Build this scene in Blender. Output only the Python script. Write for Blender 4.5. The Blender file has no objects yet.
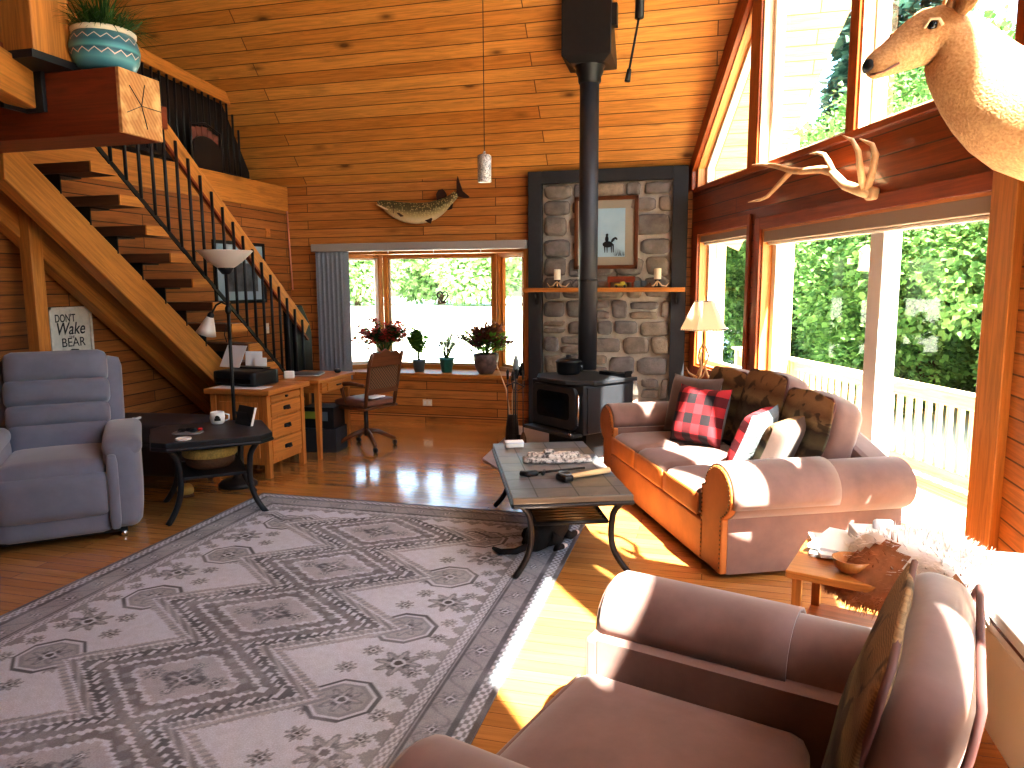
import bpy, bmesh, math, random
from mathutils import Vector, Matrix, noise
random.seed(7)
PI = math.pi
scene = bpy.context.scene
col = scene.collection

# ------------------------------------------------------------------ materials
def lin(c):
    c = c / 255.0
    return c / 12.92 if c <= 0.04045 else ((c + 0.055) / 1.055) ** 2.4
def rgb(r, g, b):
    return (lin(r), lin(g), lin(b), 1.0)

class NT:
    def __init__(s, name):
        s.m = bpy.data.materials.new(name); s.m.use_nodes = True
        s.t = s.m.node_tree; s.n = s.t.nodes; s.l = s.t.links
        s.b = s.n['Principled BSDF']; s.o = s.n['Material Output']
    def add(s, typ, **kw):
        n = s.n.new(typ)
        for k, v in kw.items():
            if k.startswith('i_'):
                key = k[2:]
                key = int(key) if key.isdigit() else key
                n.inputs[key].default_value = v
            else: setattr(n, k, v)
        return n
    def link(s, a, b): s.l.new(a, b)
    def math(s, op, a, b=None, c=None):
        n = s.n.new('ShaderNodeMath'); n.operation = op
        for i, v in enumerate((a, b, c)):
            if v is None: continue
            if hasattr(v, 'is_output') or hasattr(v, 'links'): s.l.new(v, n.inputs[i])
            else: n.inputs[i].default_value = v
        return n.outputs[0]
    def mix(s, fac, a, b, blend='MIX'):
        n = s.n.new('ShaderNodeMix'); n.data_type = 'RGBA'; n.blend_type = blend
        for i, v in ((0, fac), (6, a), (7, b)):
            if hasattr(v, 'links'): s.l.new(v, n.inputs[i])
            else: n.inputs[i].default_value = v
        return n.outputs[2]
    def ramp(s, fac, pts, interp='LINEAR'):
        n = s.n.new('ShaderNodeValToRGB'); r = n.color_ramp; r.interpolation = interp
        while len(r.elements) < len(pts): r.elements.new(0.5)
        for e, (p, c) in zip(r.elements, pts):
            e.position = p; e.color = c if hasattr(c, '__len__') else (c, c, c, 1)
        s.l.new(fac, n.inputs[0]); return n.outputs[0]
    def bump(s, h, strength=.3, dist=.01):
        n = s.n.new('ShaderNodeBump'); n.inputs['Strength'].default_value = strength
        n.inputs['Distance'].default_value = dist
        s.l.new(h, n.inputs['Height']); s.l.new(n.outputs[0], s.b.inputs['Normal'])
    def uv(s, scale=(1, 1, 1), rot=(0, 0, 0), loc=(0, 0, 0), kind='UV'):
        tc = s.n.new('ShaderNodeTexCoord'); mp = s.n.new('ShaderNodeMapping')
        mp.inputs['Scale'].default_value = scale; mp.inputs['Rotation'].default_value = rot
        mp.inputs['Location'].default_value = loc
        s.l.new(tc.outputs[kind], mp.inputs[0]); return mp.outputs[0]
    def noise(s, vec, scale=5, detail=3, rough=.5, dist=0):
        n = s.n.new('ShaderNodeTexNoise'); n.inputs['Scale'].default_value = scale
        n.inputs['Detail'].default_value = detail; n.inputs['Roughness'].default_value = rough
        n.inputs['Distortion'].default_value = dist
        s.l.new(vec, n.inputs['Vector']); return n.outputs[0]

def plain(name, c, rough=.6, metal=0, spec=.5, nz=0, nscale=20, bump=0, sheen=0, coat=0):
    t = NT(name); b = t.b
    b.inputs['Base Color'].default_value = c
    b.inputs['Roughness'].default_value = rough; b.inputs['Metallic'].default_value = metal
    b.inputs['Specular IOR Level'].default_value = spec
    if sheen: b.inputs['Sheen Weight'].default_value = sheen; b.inputs['Sheen Roughness'].default_value = .5
    if coat: b.inputs['Coat Weight'].default_value = coat; b.inputs['Coat Roughness'].default_value = .15
    v = t.uv(kind='Object')
    n = t.noise(v, nscale, 4, .6)
    if nz:
        d = (c[0]*(1-nz), c[1]*(1-nz), c[2]*(1-nz), 1); e = (min(1, c[0]*(1+nz)), min(1, c[1]*(1+nz)), min(1, c[2]*(1+nz)), 1)
        t.link(t.ramp(n, [(.3, d), (.7, e)]), b.inputs['Base Color'])
    if bump: t.bump(n, bump, .01)
    return t.m

def wood(name, ca, cb, dark, pw=.13, pl=2.2, rough=.45, coat=0, groove=.005, knots=.6, boards=True, grainamt=.35, gb=.4):
    t = NT(name); b = t.b
    v = t.uv()
    if boards:
        br = t.add('ShaderNodeTexBrick', offset=.37, offset_frequency=2)
        br.inputs['Scale'].default_value = 1; br.inputs['Color1'].default_value = (0, 0, 0, 1)
        br.inputs['Color2'].default_value = (1, 1, 1, 1); br.inputs['Mortar'].default_value = (.5, .5, .5, 1)
        br.inputs['Mortar Size'].default_value = groove; br.inputs['Mortar Smooth'].default_value = .3
        br.inputs['Bias'].default_value = 0
        br.inputs['Brick Width'].default_value = pl; br.inputs['Row Height'].default_value = pw
        t.link(v, br.inputs['Vector'])
        tone = t.math('MULTIPLY', br.outputs['Color'], 1.0)
        mort = br.outputs['Fac']
        sh = t.add('ShaderNodeVectorMath', operation='MULTIPLY_ADD')
        t.link(br.outputs['Color'], sh.inputs[0]); sh.inputs[1].default_value = (7, 3, 0)
        t.link(v, sh.inputs[2]); v2 = sh.outputs[0]
    else:
        tone = t.noise(v, .7, 1); v2 = v; mort = None
    m1 = t.add('ShaderNodeMapping'); m1.inputs['Scale'].default_value = (1.2, 22, 1); t.link(v2, m1.inputs[0])
    g = t.noise(m1.outputs[0], 1.6, 5, .65, 1.2)
    c = t.mix(tone, ca, cb)
    gr = t.ramp(g, [(.35, 1 - grainamt), (.6, 1.0), (.8, 1 + grainamt * .2)])
    c = t.mix(1.0, c, gr, 'MULTIPLY')
    if knots:
        m2 = t.add('ShaderNodeMapping'); m2.inputs['Scale'].default_value = (1.9, 4.6, 1); t.link(v2, m2.inputs[0])
        vo = t.add('ShaderNodeTexVoronoi'); vo.inputs['Scale'].default_value = 1.0; t.link(m2.outputs[0], vo.inputs['Vector'])
        sep = t.add('ShaderNodeSeparateColor'); t.link(vo.outputs['Color'], sep.inputs[0])
        on = t.math('GREATER_THAN', sep.outputs[0], .35)
        k = t.ramp(vo.outputs['Distance'], [(.06, 1), (.13, .4), (.24, 0)])
        k = t.math('MULTIPLY', t.math('MULTIPLY', k, on), knots)
        c = t.mix(k, c, dark)
    if mort is not None:
        c = t.mix(t.math('MULTIPLY', mort, .85), c, (dark[0]*.4, dark[1]*.4, dark[2]*.4, 1))
    t.link(c, b.inputs['Base Color'])
    b.inputs['Roughness'].default_value = rough
    if coat: b.inputs['Coat Weight'].default_value = coat; b.inputs['Coat Roughness'].default_value = .10; b.inputs['Coat IOR'].default_value = 1.6
    h = t.math('MULTIPLY', g, .15)
    if mort is not None: h = t.math('SUBTRACT', h, mort)
    t.bump(h, gb, .006)
    return t.m

M = {}
DK = rgb(70, 28, 8)
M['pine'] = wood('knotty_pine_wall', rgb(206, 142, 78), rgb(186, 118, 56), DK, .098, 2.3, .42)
M['pineshade'] = wood('shaded_pine_wall', rgb(176, 114, 60), rgb(154, 92, 44), DK, .098, 2.3, .42)  # darker copy of the wall pine, shade by the stairs put into the colour
M['ceil'] = wood('knotty_pine_ceiling', rgb(226, 162, 86), rgb(206, 136, 62), DK, .135, 4.6, .36, knots=.85)
M['soffit'] = wood('soffit_boards', rgb(238, 214, 170), rgb(228, 200, 150), rgb(150, 110, 70), .135, 3, .6)
M['redwood'] = wood('stained_boards', rgb(170, 84, 36), rgb(142, 64, 25), rgb(60, 22, 8), .13, 3.2, .3, coat=.3)
M['trim'] = wood('stained_trim', rgb(176, 88, 38), rgb(160, 76, 30), rgb(70, 28, 10), boards=False, knots=.25, rough=.35)
M['honey'] = wood('honey_timber', rgb(208, 142, 70), rgb(192, 124, 54), DK, boards=False, knots=.5, rough=.45)
M['timber'] = wood('dark_stained_timber', rgb(135, 58, 24), rgb(118, 46, 18), rgb(60, 20, 8), boards=False, knots=.2, rough=.5)
M['jamb'] = wood('pale_jamb', rgb(236, 170, 100), rgb(226, 156, 84), rgb(150, 90, 40), boards=False, knots=.3, rough=.4)
M['oak'] = wood('oak_furniture', rgb(205, 138, 72), rgb(190, 120, 56), rgb(95, 50, 18), boards=False, knots=.15, rough=.4, grainamt=.3)
M['darkoak'] = wood('walnut_chair', rgb(112, 64, 34), rgb(92, 50, 26), rgb(40, 18, 8), boards=False, knots=0, rough=.35)
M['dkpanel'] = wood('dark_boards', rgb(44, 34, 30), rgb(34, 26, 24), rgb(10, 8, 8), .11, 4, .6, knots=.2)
M['deck'] = wood('deck_wood', rgb(238, 214, 178), rgb(226, 196, 154), rgb(150, 110, 70), .12, 4, .7, knots=.2)
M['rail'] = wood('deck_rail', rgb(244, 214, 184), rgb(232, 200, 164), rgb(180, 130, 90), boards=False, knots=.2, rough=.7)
M['floor'] = wood('oak_floor', rgb(206, 152, 88), rgb(190, 134, 72), rgb(110, 64, 28), .083, 1.1, .26, coat=1.0, groove=.0015, knots=.12, grainamt=.22, gb=.12)
M['black'] = plain('black_metal', rgb(34, 34, 38), .42, .3, nz=.1)
M['iron'] = plain('dark_wrought_iron', rgb(58, 54, 54), .38, .7, nz=.2, nscale=40)
M['pipe'] = plain('matte_black_pipe', rgb(52, 54, 62), .5, .2)
M['charcoal'] = plain('charcoal_painted_wood', rgb(44, 46, 52), .6, 0, nz=.12)
M['stovem'] = plain('stove_steel', rgb(62, 64, 70), .42, .4, nz=.08)
M['white'] = plain('white_paint', rgb(240, 240, 238), .5)
M['vinyl'] = plain('white_vinyl', rgb(245, 245, 245), .4)
M['paper'] = plain('white_paper', rgb(235, 238, 245), .8)
M['candle'] = plain('ivory_wax', rgb(236, 228, 210), .5)
M['greyblind'] = plain('grey_blind_fabric', rgb(128, 134, 146), .85, nz=.12, nscale=60)
M['valance'] = plain('grey_valance', rgb(160, 154, 150), .6)
M['shadecas'] = plain('taupe_shade_cassette', rgb(172, 156, 138), .6)
M['recl'] = plain('grey_blue_suede', rgb(122, 124, 140), .85, nz=.10, nscale=6, bump=.08, sheen=.5)
M['suede'] = plain('brown_suede', rgb(128, 100, 94), .8, nz=.16, nscale=7, bump=.1, sheen=.45)
M['browncloth'] = plain('dark_brown_suede', rgb(100, 78, 70), .85, nz=.14, nscale=8, bump=.1, sheen=.3)
M['tan'] = plain('tan_leather', rgb(186, 116, 58), .55, nz=.18, nscale=5, bump=.08)
M['leatherb'] = plain('brown_leather', rgb(122, 80, 66), .5, nz=.15, nscale=8, bump=.1)
M['piping'] = plain('dark_piping', rgb(98, 62, 60), .7)
M['brass'] = plain('antique_brass', rgb(120, 92, 60), .35, .9)
M['chrome'] = plain('chrome', rgb(200, 200, 205), .2, 1)
M['antler'] = plain('antler_bone', rgb(222, 190, 150), .5, nz=.2, nscale=12, bump=.2)
M['mortar'] = plain('mortar', rgb(186, 180, 172), .9, nz=.12, nscale=30, bump=.3)
M['slatepad'] = plain('hearth_tile', rgb(176, 160, 154), .45, nz=.1, nscale=4)
M['glassdark'] = plain('dark_glass', rgb(20, 20, 24), .08)
M['clay'] = plain('red_clay', rgb(120, 70, 60), .7)
M['teal'] = plain('teal_glaze', rgb(48, 124, 124), .35, nz=.15)
M['greypot'] = plain('grey_blue_pot', rgb(92, 108, 124), .5)
M['soil'] = plain('potting_soil', rgb(48, 34, 26), .95, nz=.3, nscale=60)
M['green'] = plain('leaf_green', rgb(84, 130, 52), .55, nz=.3, nscale=15)
M['dkgreen'] = plain('dark_leaf_green', rgb(46, 78, 34), .55, nz=.3, nscale=15)
M['silverleaf'] = plain('pale_leaf', rgb(170, 190, 160), .6, nz=.15)
M['redflower'] = plain('red_flower', rgb(190, 70, 62), .6, nz=.25, nscale=30)
M['bronzeleaf'] = plain('bronze_leaf', rgb(112, 62, 48), .5, nz=.3, nscale=20)
M['blackfur'] = plain('black_fur', rgb(22, 20, 22), .8, nz=.3, nscale=60, bump=.5)
M['whitefur'] = plain('white_fur', rgb(235, 230, 225), .85, bump=.4, nscale=60)
M['basket'] = plain('woven_wicker', rgb(196, 164, 92), .7, nz=.3, nscale=70, bump=.6)
M['wicker2'] = plain('dark_wicker', rgb(104, 68, 44), .7, nz=.3, nscale=60, bump=.5)
M['red'] = plain('red_plastic', rgb(190, 40, 50), .4)
M['bluegrey'] = plain('blue_grey_box', rgb(88, 100, 112), .6)
M['yellow'] = plain('yellow_green_metal', rgb(180, 160, 60), .5)
M['silver'] = plain('silver_plastic', rgb(180, 184, 190), .3, .5)
M['slipper'] = plain('tan_sheepskin', rgb(206, 170, 96), .8)
M['frost'] = plain('frosted_glass_shade', rgb(206, 196, 190), .4)
M['endgrain'] = None

def shade_mat(name, c, trans=.5):
    t = NT(name); t.b.inputs['Base Color'].default_value = c; t.b.inputs['Roughness'].default_value = .8
    tr = t.add('ShaderNodeBsdfTranslucent'); tr.inputs[0].default_value = c
    mx = t.add('ShaderNodeMixShader', i_0=trans)
    t.link(t.b.outputs[0], mx.inputs[1]); t.link(tr.outputs[0], mx.inputs[2]); t.link(mx.outputs[0], t.o.inputs[0])
    v = t.uv(kind='Object'); t.bump(t.noise(v, 60, 2), .1, .005)
    return t.m
M['lampshade'] = shade_mat('parchment_shade', rgb(240, 228, 206), .45)
def leafmat(name, ca, cb, trans=.4):
    t = NT(name)
    gi = t.add('ShaderNodeNewGeometry')
    c = t.ramp(gi.outputs['Random Per Island'], [(0, ca), (1, cb)])
    t.link(c, t.b.inputs['Base Color']); t.b.inputs['Roughness'].default_value = .55
    tr = t.add('ShaderNodeBsdfTranslucent'); t.link(c, tr.inputs[0])
    mx = t.add('ShaderNodeMixShader', i_0=trans)
    t.link(t.b.outputs[0], mx.inputs[1]); t.link(tr.outputs[0], mx.inputs[2]); t.link(mx.outputs[0], t.o.inputs[0])
    return t.m
M['green'] = leafmat('bright_leaf', rgb(84, 140, 46), rgb(132, 180, 70), .45)
M['dkgreen'] = leafmat('deep_leaf', rgb(40, 78, 30), rgb(76, 116, 48), .35)
M['silverleaf'] = leafmat('pale_leaf', rgb(150, 176, 140), rgb(196, 212, 186), .4)
M['redflower'] = leafmat('red_petals', rgb(196, 62, 54), rgb(226, 112, 92), .4)
M['bronzeleaf'] = leafmat('bronze_leaf', rgb(104, 52, 44), rgb(150, 92, 58), .35)
M['bronze'] = plain('bronze_edge', rgb(128, 118, 108), .35, .6)
M['matb'] = plain('grey_mat_board', rgb(146, 138, 126), .7)
M['leafA'] = leafmat('maple_leaves', rgb(70, 110, 58), rgb(140, 176, 104))
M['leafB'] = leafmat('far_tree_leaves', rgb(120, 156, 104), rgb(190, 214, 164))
M['leafC'] = leafmat('conifer_leaves', rgb(36, 66, 60), rgb(80, 114, 98))
M['bark'] = plain('tree_bark', rgb(84, 66, 52), .9, nz=.3, nscale=9, bump=.6)

def glass(name, refl=.08, tint=(.97, .99, .98, 1)):
    t = NT(name); t.n.remove(t.b)
    tr = t.add('ShaderNodeBsdfTransparent'); tr.inputs[0].default_value = tint
    gl = t.add('ShaderNodeBsdfGlossy'); gl.inputs['Roughness'].default_value = .02
    fr = t.add('ShaderNodeFresnel'); fr.inputs[0].default_value = 1.35
    ns = t.noise(t.uv(kind='Object'), 3, 2)
    f = t.math('MULTIPLY', fr.outputs[0], t.math('MULTIPLY_ADD', ns, .10, .03))
    mx = t.add('ShaderNodeMixShader'); t.link(f, mx.inputs[0]); t.link(tr.outputs[0], mx.inputs[1]); t.link(gl.outputs[0], mx.inputs[2])
    t.link(mx.outputs[0], t.o.inputs[0]); return t.m
M['glass'] = glass('window_glass')

def stone_mat():
    t = NT('field_stone'); gi = t.add('ShaderNodeNewGeometry')
    c = t.ramp(gi.outputs['Random Per Island'], [(0, rgb(112, 106, 104)), (.35, rgb(142, 132, 124)), (.7, rgb(126, 122, 124)), (1, rgb(154, 140, 124))])
    v = t.uv(kind='Object'); n = t.noise(v, 9, 6, .65)
    c = t.mix(1.0, c, t.ramp(n, [(.3, .62), (.7, 1.15)]), 'MULTIPLY')
    t.link(c, t.b.inputs['Base Color']); t.b.inputs['Roughness'].default_value = .85
    t.bump(t.noise(v, 14, 6, .7), .7, .03); return t.m
M['stone'] = stone_mat()

def plaid_mat():
    t = NT('red_black_plaid'); v = t.uv(scale=(7, 7, 1))
    s = t.add('ShaderNodeSeparateXYZ'); t.link(v, s.inputs[0])
    a = t.math('GREATER_THAN', t.math('FRACT', s.outputs[0]), .5); b = t.math('GREATER_THAN', t.math('FRACT', s.outputs[1]), .5)
    k = t.math('MULTIPLY', t.math('ADD', a, b), .5)
    c = t.ramp(k, [(0, rgb(184, 50, 58)), (.3, rgb(96, 28, 36)), (.75, rgb(34, 26, 32))], 'CONSTANT')
    t.link(c, t.b.inputs['Base Color']); t.b.inputs['Roughness'].default_value = .9
    t.bump(t.noise(t.uv(kind='Object'), 90, 2), .3, .005); return t.m
M['plaid'] = plaid_mat()
M['sherpa'] = plain('pale_sherpa', rgb(140, 148, 152), .95, nz=.15, nscale=40, bump=.8)

def tapestry(name, sc=1.0):
    t = NT(name); v = t.uv(scale=(sc, sc, 1)); s = t.add('ShaderNodeSeparateXYZ'); t.link(v, s.inputs[0])
    wob = t.noise(v, 3.2, 4, .6); vv = t.math('ADD', s.outputs[1], t.math('MULTIPLY', t.math('SUBTRACT', wob, .5), .22))
    c = t.ramp(vv, [(.0, rgb(96, 78, 62)), (.18, rgb(142, 116, 84)), (.32, rgb(74, 62, 50)), (.42, rgb(104, 100, 78)), (.56, rgb(58, 46, 38)), (.66, rgb(150, 134, 98)), (.78, rgb(120, 90, 62)), (.9, rgb(160, 128, 92))])
    big = t.noise(v, 5, 2, .5, .6)
    c = t.mix(t.ramp(big, [(.56, 0), (.62, .75)]), c, rgb(48, 38, 34))
    ln = t.add('ShaderNodeTexWave', wave_type='BANDS', bands_direction='Y'); ln.inputs['Scale'].default_value = 26; ln.inputs['Distortion'].default_value = 5
    t.link(v, ln.inputs['Vector'])
    c = t.mix(.35, c, t.mix(1.0, c, ln.outputs[0], 'MULTIPLY'))
    t.link(c, t.b.inputs['Base Color']); t.b.inputs['Roughness'].default_value = .9
    t.bump(t.noise(v, 120, 2), .35, .004); return t.m
M['tapestry'] = tapestry('woodland_tapestry')

def tile_mat():
    t = NT('slate_tile_top'); v = t.uv()
    br = t.add('ShaderNodeTexBrick', offset=0.0); br.inputs['Scale'].default_value = 1
    br.inputs['Brick Width'].default_value = .225; br.inputs['Row Height'].default_value = .2; br.inputs['Mortar Size'].default_value = .004
    br.inputs['Color1'].default_value = rgb(118, 124, 136); br.inputs['Color2'].default_value = rgb(132, 118, 100); br.inputs['Mortar'].default_value = rgb(60, 56, 54)
    t.link(v, br.inputs['Vector'])
    n = t.noise(v, 5, 5, .6, 1)
    c = t.mix(1.0, br.outputs[0], t.ramp(n, [(.3, .7), (.7, 1.15)]), 'MULTIPLY')
    t.link(c, t.b.inputs['Base Color']); t.b.inputs['Roughness'].default_value = .33
    t.bump(n, .2, .004); return t.m
M['tile'] = tile_mat()
def darktile():
    t = NT('dark_slate_top'); v = t.uv(); n = t.noise(v, 6, 5, .6, 1)
    t.link(t.ramp(n, [(.3, rgb(44, 46, 54)), (.7, rgb(72, 72, 80))]), t.b.inputs['Base Color']); t.b.inputs['Roughness'].default_value = .4
    return t.m
M['darktile'] = darktile()
def endgrain():
    t = NT('sawn_beam_end'); v = t.uv(kind='Object')
    w = t.add('ShaderNodeTexWave', wave_type='RINGS', rings_direction='X'); w.inputs['Scale'].default_value = 14; w.inputs['Distortion'].default_value = 2
    t.link(v, w.inputs['Vector'])
    n = t.noise(v, 9, 3)
    c = t.mix(t.ramp(n, [(.5, 0), (.7, .7)]), t.mix(w.outputs[0], rgb(176, 124, 74), rgb(196, 146, 92)), rgb(236, 200, 140))
    t.link(c, t.b.inputs['Base Color']); t.b.inputs['Roughness'].default_value = .7; return t.m
M['endgrain'] = endgrain()
def fishskin():
    t = NT('pike_skin'); v = t.uv(kind='Object'); s = t.add('ShaderNodeSeparateXYZ'); t.link(v, s.inputs[0])
    uvv = t.uv(); s2 = t.add('ShaderNodeSeparateXYZ'); t.link(uvv, s2.inputs[0])
    base = t.ramp(s2.outputs[1], [(0, rgb(226, 210, 176)), (.3, rgb(176, 156, 110)), (.55, rgb(96, 88, 58)), (1, rgb(66, 58, 40))])
    vo = t.add('ShaderNodeTexVoronoi'); vo.inputs['Scale'].default_value = 46; t.link(v, vo.inputs['Vector'])
    sp = t.ramp(vo.outputs['Distance'], [(.3, 1), (.42, 0)])
    c = t.mix(t.math('MULTIPLY', sp, .6), base, rgb(206, 190, 140))
    t.link(c, t.b.inputs['Base Color']); t.b.inputs['Roughness'].default_value = .35; return t.m
M['fish'] = fishskin()
M['fin'] = plain('dark_fin', rgb(58, 32, 24), .5, nz=.3)
def deerfur():
    t = NT('deer_hide'); v = t.uv(kind='Object'); s = t.add('ShaderNodeSeparateXYZ'); t.link(v, s.inputs[0])
    n = t.noise(v, 14, 6, .7); n2 = t.noise(v, 120, 2)
    c = t.ramp(n, [(.3, rgb(176, 128, 84)), (.6, rgb(204, 160, 112)), (.8, rgb(222, 188, 146))])
    c = t.mix(.25, c, t.ramp(n2, [(.3, rgb(120, 84, 50)), (.7, rgb(240, 214, 170))]))
    t.link(c, t.b.inputs['Base Color']); t.b.inputs['Roughness'].default_value = .85; t.bump(n2, .5, .008); return t.m
M['deer'] = deerfur()
M['deerwhite'] = plain('pale_deer_fur', rgb(236, 214, 186), .85, nz=.1, nscale=60, bump=.4)
M['lawn'] = plain('dry_pale_ground', rgb(222, 222, 204), .9, nz=.15, nscale=.4)
M['pelt'] = plain('brown_pelt', rgb(176, 120, 82), .95, nz=.35, nscale=9, bump=.6)
M['cow'] = None
def paint():
    t = NT('snowy_painting'); v = t.uv(); s = t.add('ShaderNodeSeparateXYZ'); t.link(v, s.inputs[0])
    c = t.ramp(s.outputs[1], [(0, rgb(196, 208, 216)), (.25, rgb(180, 198, 212)), (1, rgb(150, 180, 200))])
    n = t.noise(v, 5, 4); c = t.mix(.15, c, n)
    t.link(c, t.b.inputs['Base Color']); t.b.inputs['Roughness'].default_value = .25; return t.m
M['paint'] = paint()
def potglaze():
    t = NT('blue_banded_glaze'); v = t.uv(kind='Object'); s = t.add('ShaderNodeSeparateXYZ'); t.link(v, s.inputs[0])
    ang = t.math('ARCTAN2', s.outputs[1], s.outputs[0])
    zig = t.math('ABSOLUTE', t.math('SUBTRACT', t.math('FRACT', t.math('MULTIPLY', ang, 2.7)), .5))
    c = t.ramp(t.math('MULTIPLY', s.outputs[2], 4.5), [(0, rgb(56, 100, 116)), (.3, rgb(96, 160, 172)), (.5, rgb(40, 84, 104)), (.56, rgb(88, 160, 166)), (.7, rgb(52, 104, 120)), (.96, rgb(70, 120, 130))])
    for z0 in (.085, .165):
        d = t.math('ABSOLUTE', t.math('SUBTRACT', t.math('SUBTRACT', s.outputs[2], z0), t.math('MULTIPLY', zig, .05)))
        c = t.mix(t.math('LESS_THAN', d, .0035), c, rgb(210, 190, 180))
    t.link(c, t.b.inputs['Base Color']); t.b.inputs['Roughness'].default_value = .35; return t.m
M['potglaze'] = potglaze()
def cane():
    t = NT('woven_cane'); v = t.uv(scale=(60, 60, 1)); ch = t.add('ShaderNodeTexChecker'); ch.inputs['Scale'].default_value = 1
    ch.inputs[1].default_value = rgb(120, 88, 60); ch.inputs[2].default_value = rgb(70, 46, 30); t.link(v, ch.inputs[0])
    t.link(ch.outputs[0], t.b.inputs['Base Color']); t.b.inputs['Roughness'].default_value = .7; return t.m
M['cane'] = cane()
def silverweave():
    t = NT('hammered_silver'); v = t.uv(kind='Object'); n = t.noise(v, 60, 3, .6, 2)
    t.link(t.ramp(n, [(.35, rgb(90, 86, 84)), (.6, rgb(214, 210, 206))]), t.b.inputs['Base Color'])
    t.b.inputs['Metallic'].default_value = .4; t.b.inputs['Roughness'].default_value = .4; t.bump(n, .6, .01); return t.m
M['hammered'] = silverweave()
def platter():
    t = NT('grey_speckled_stone'); v = t.uv(kind='Object'); n = t.noise(v, 40, 4, .7)
    t.link(t.ramp(n, [(.38, rgb(90, 84, 84)), (.55, rgb(222, 216, 212))]), t.b.inputs['Base Color']); t.bump(n, .8, .02)
    t.b.inputs['Roughness'].default_value = .6; return t.m
M['speckle'] = platter()

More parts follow.
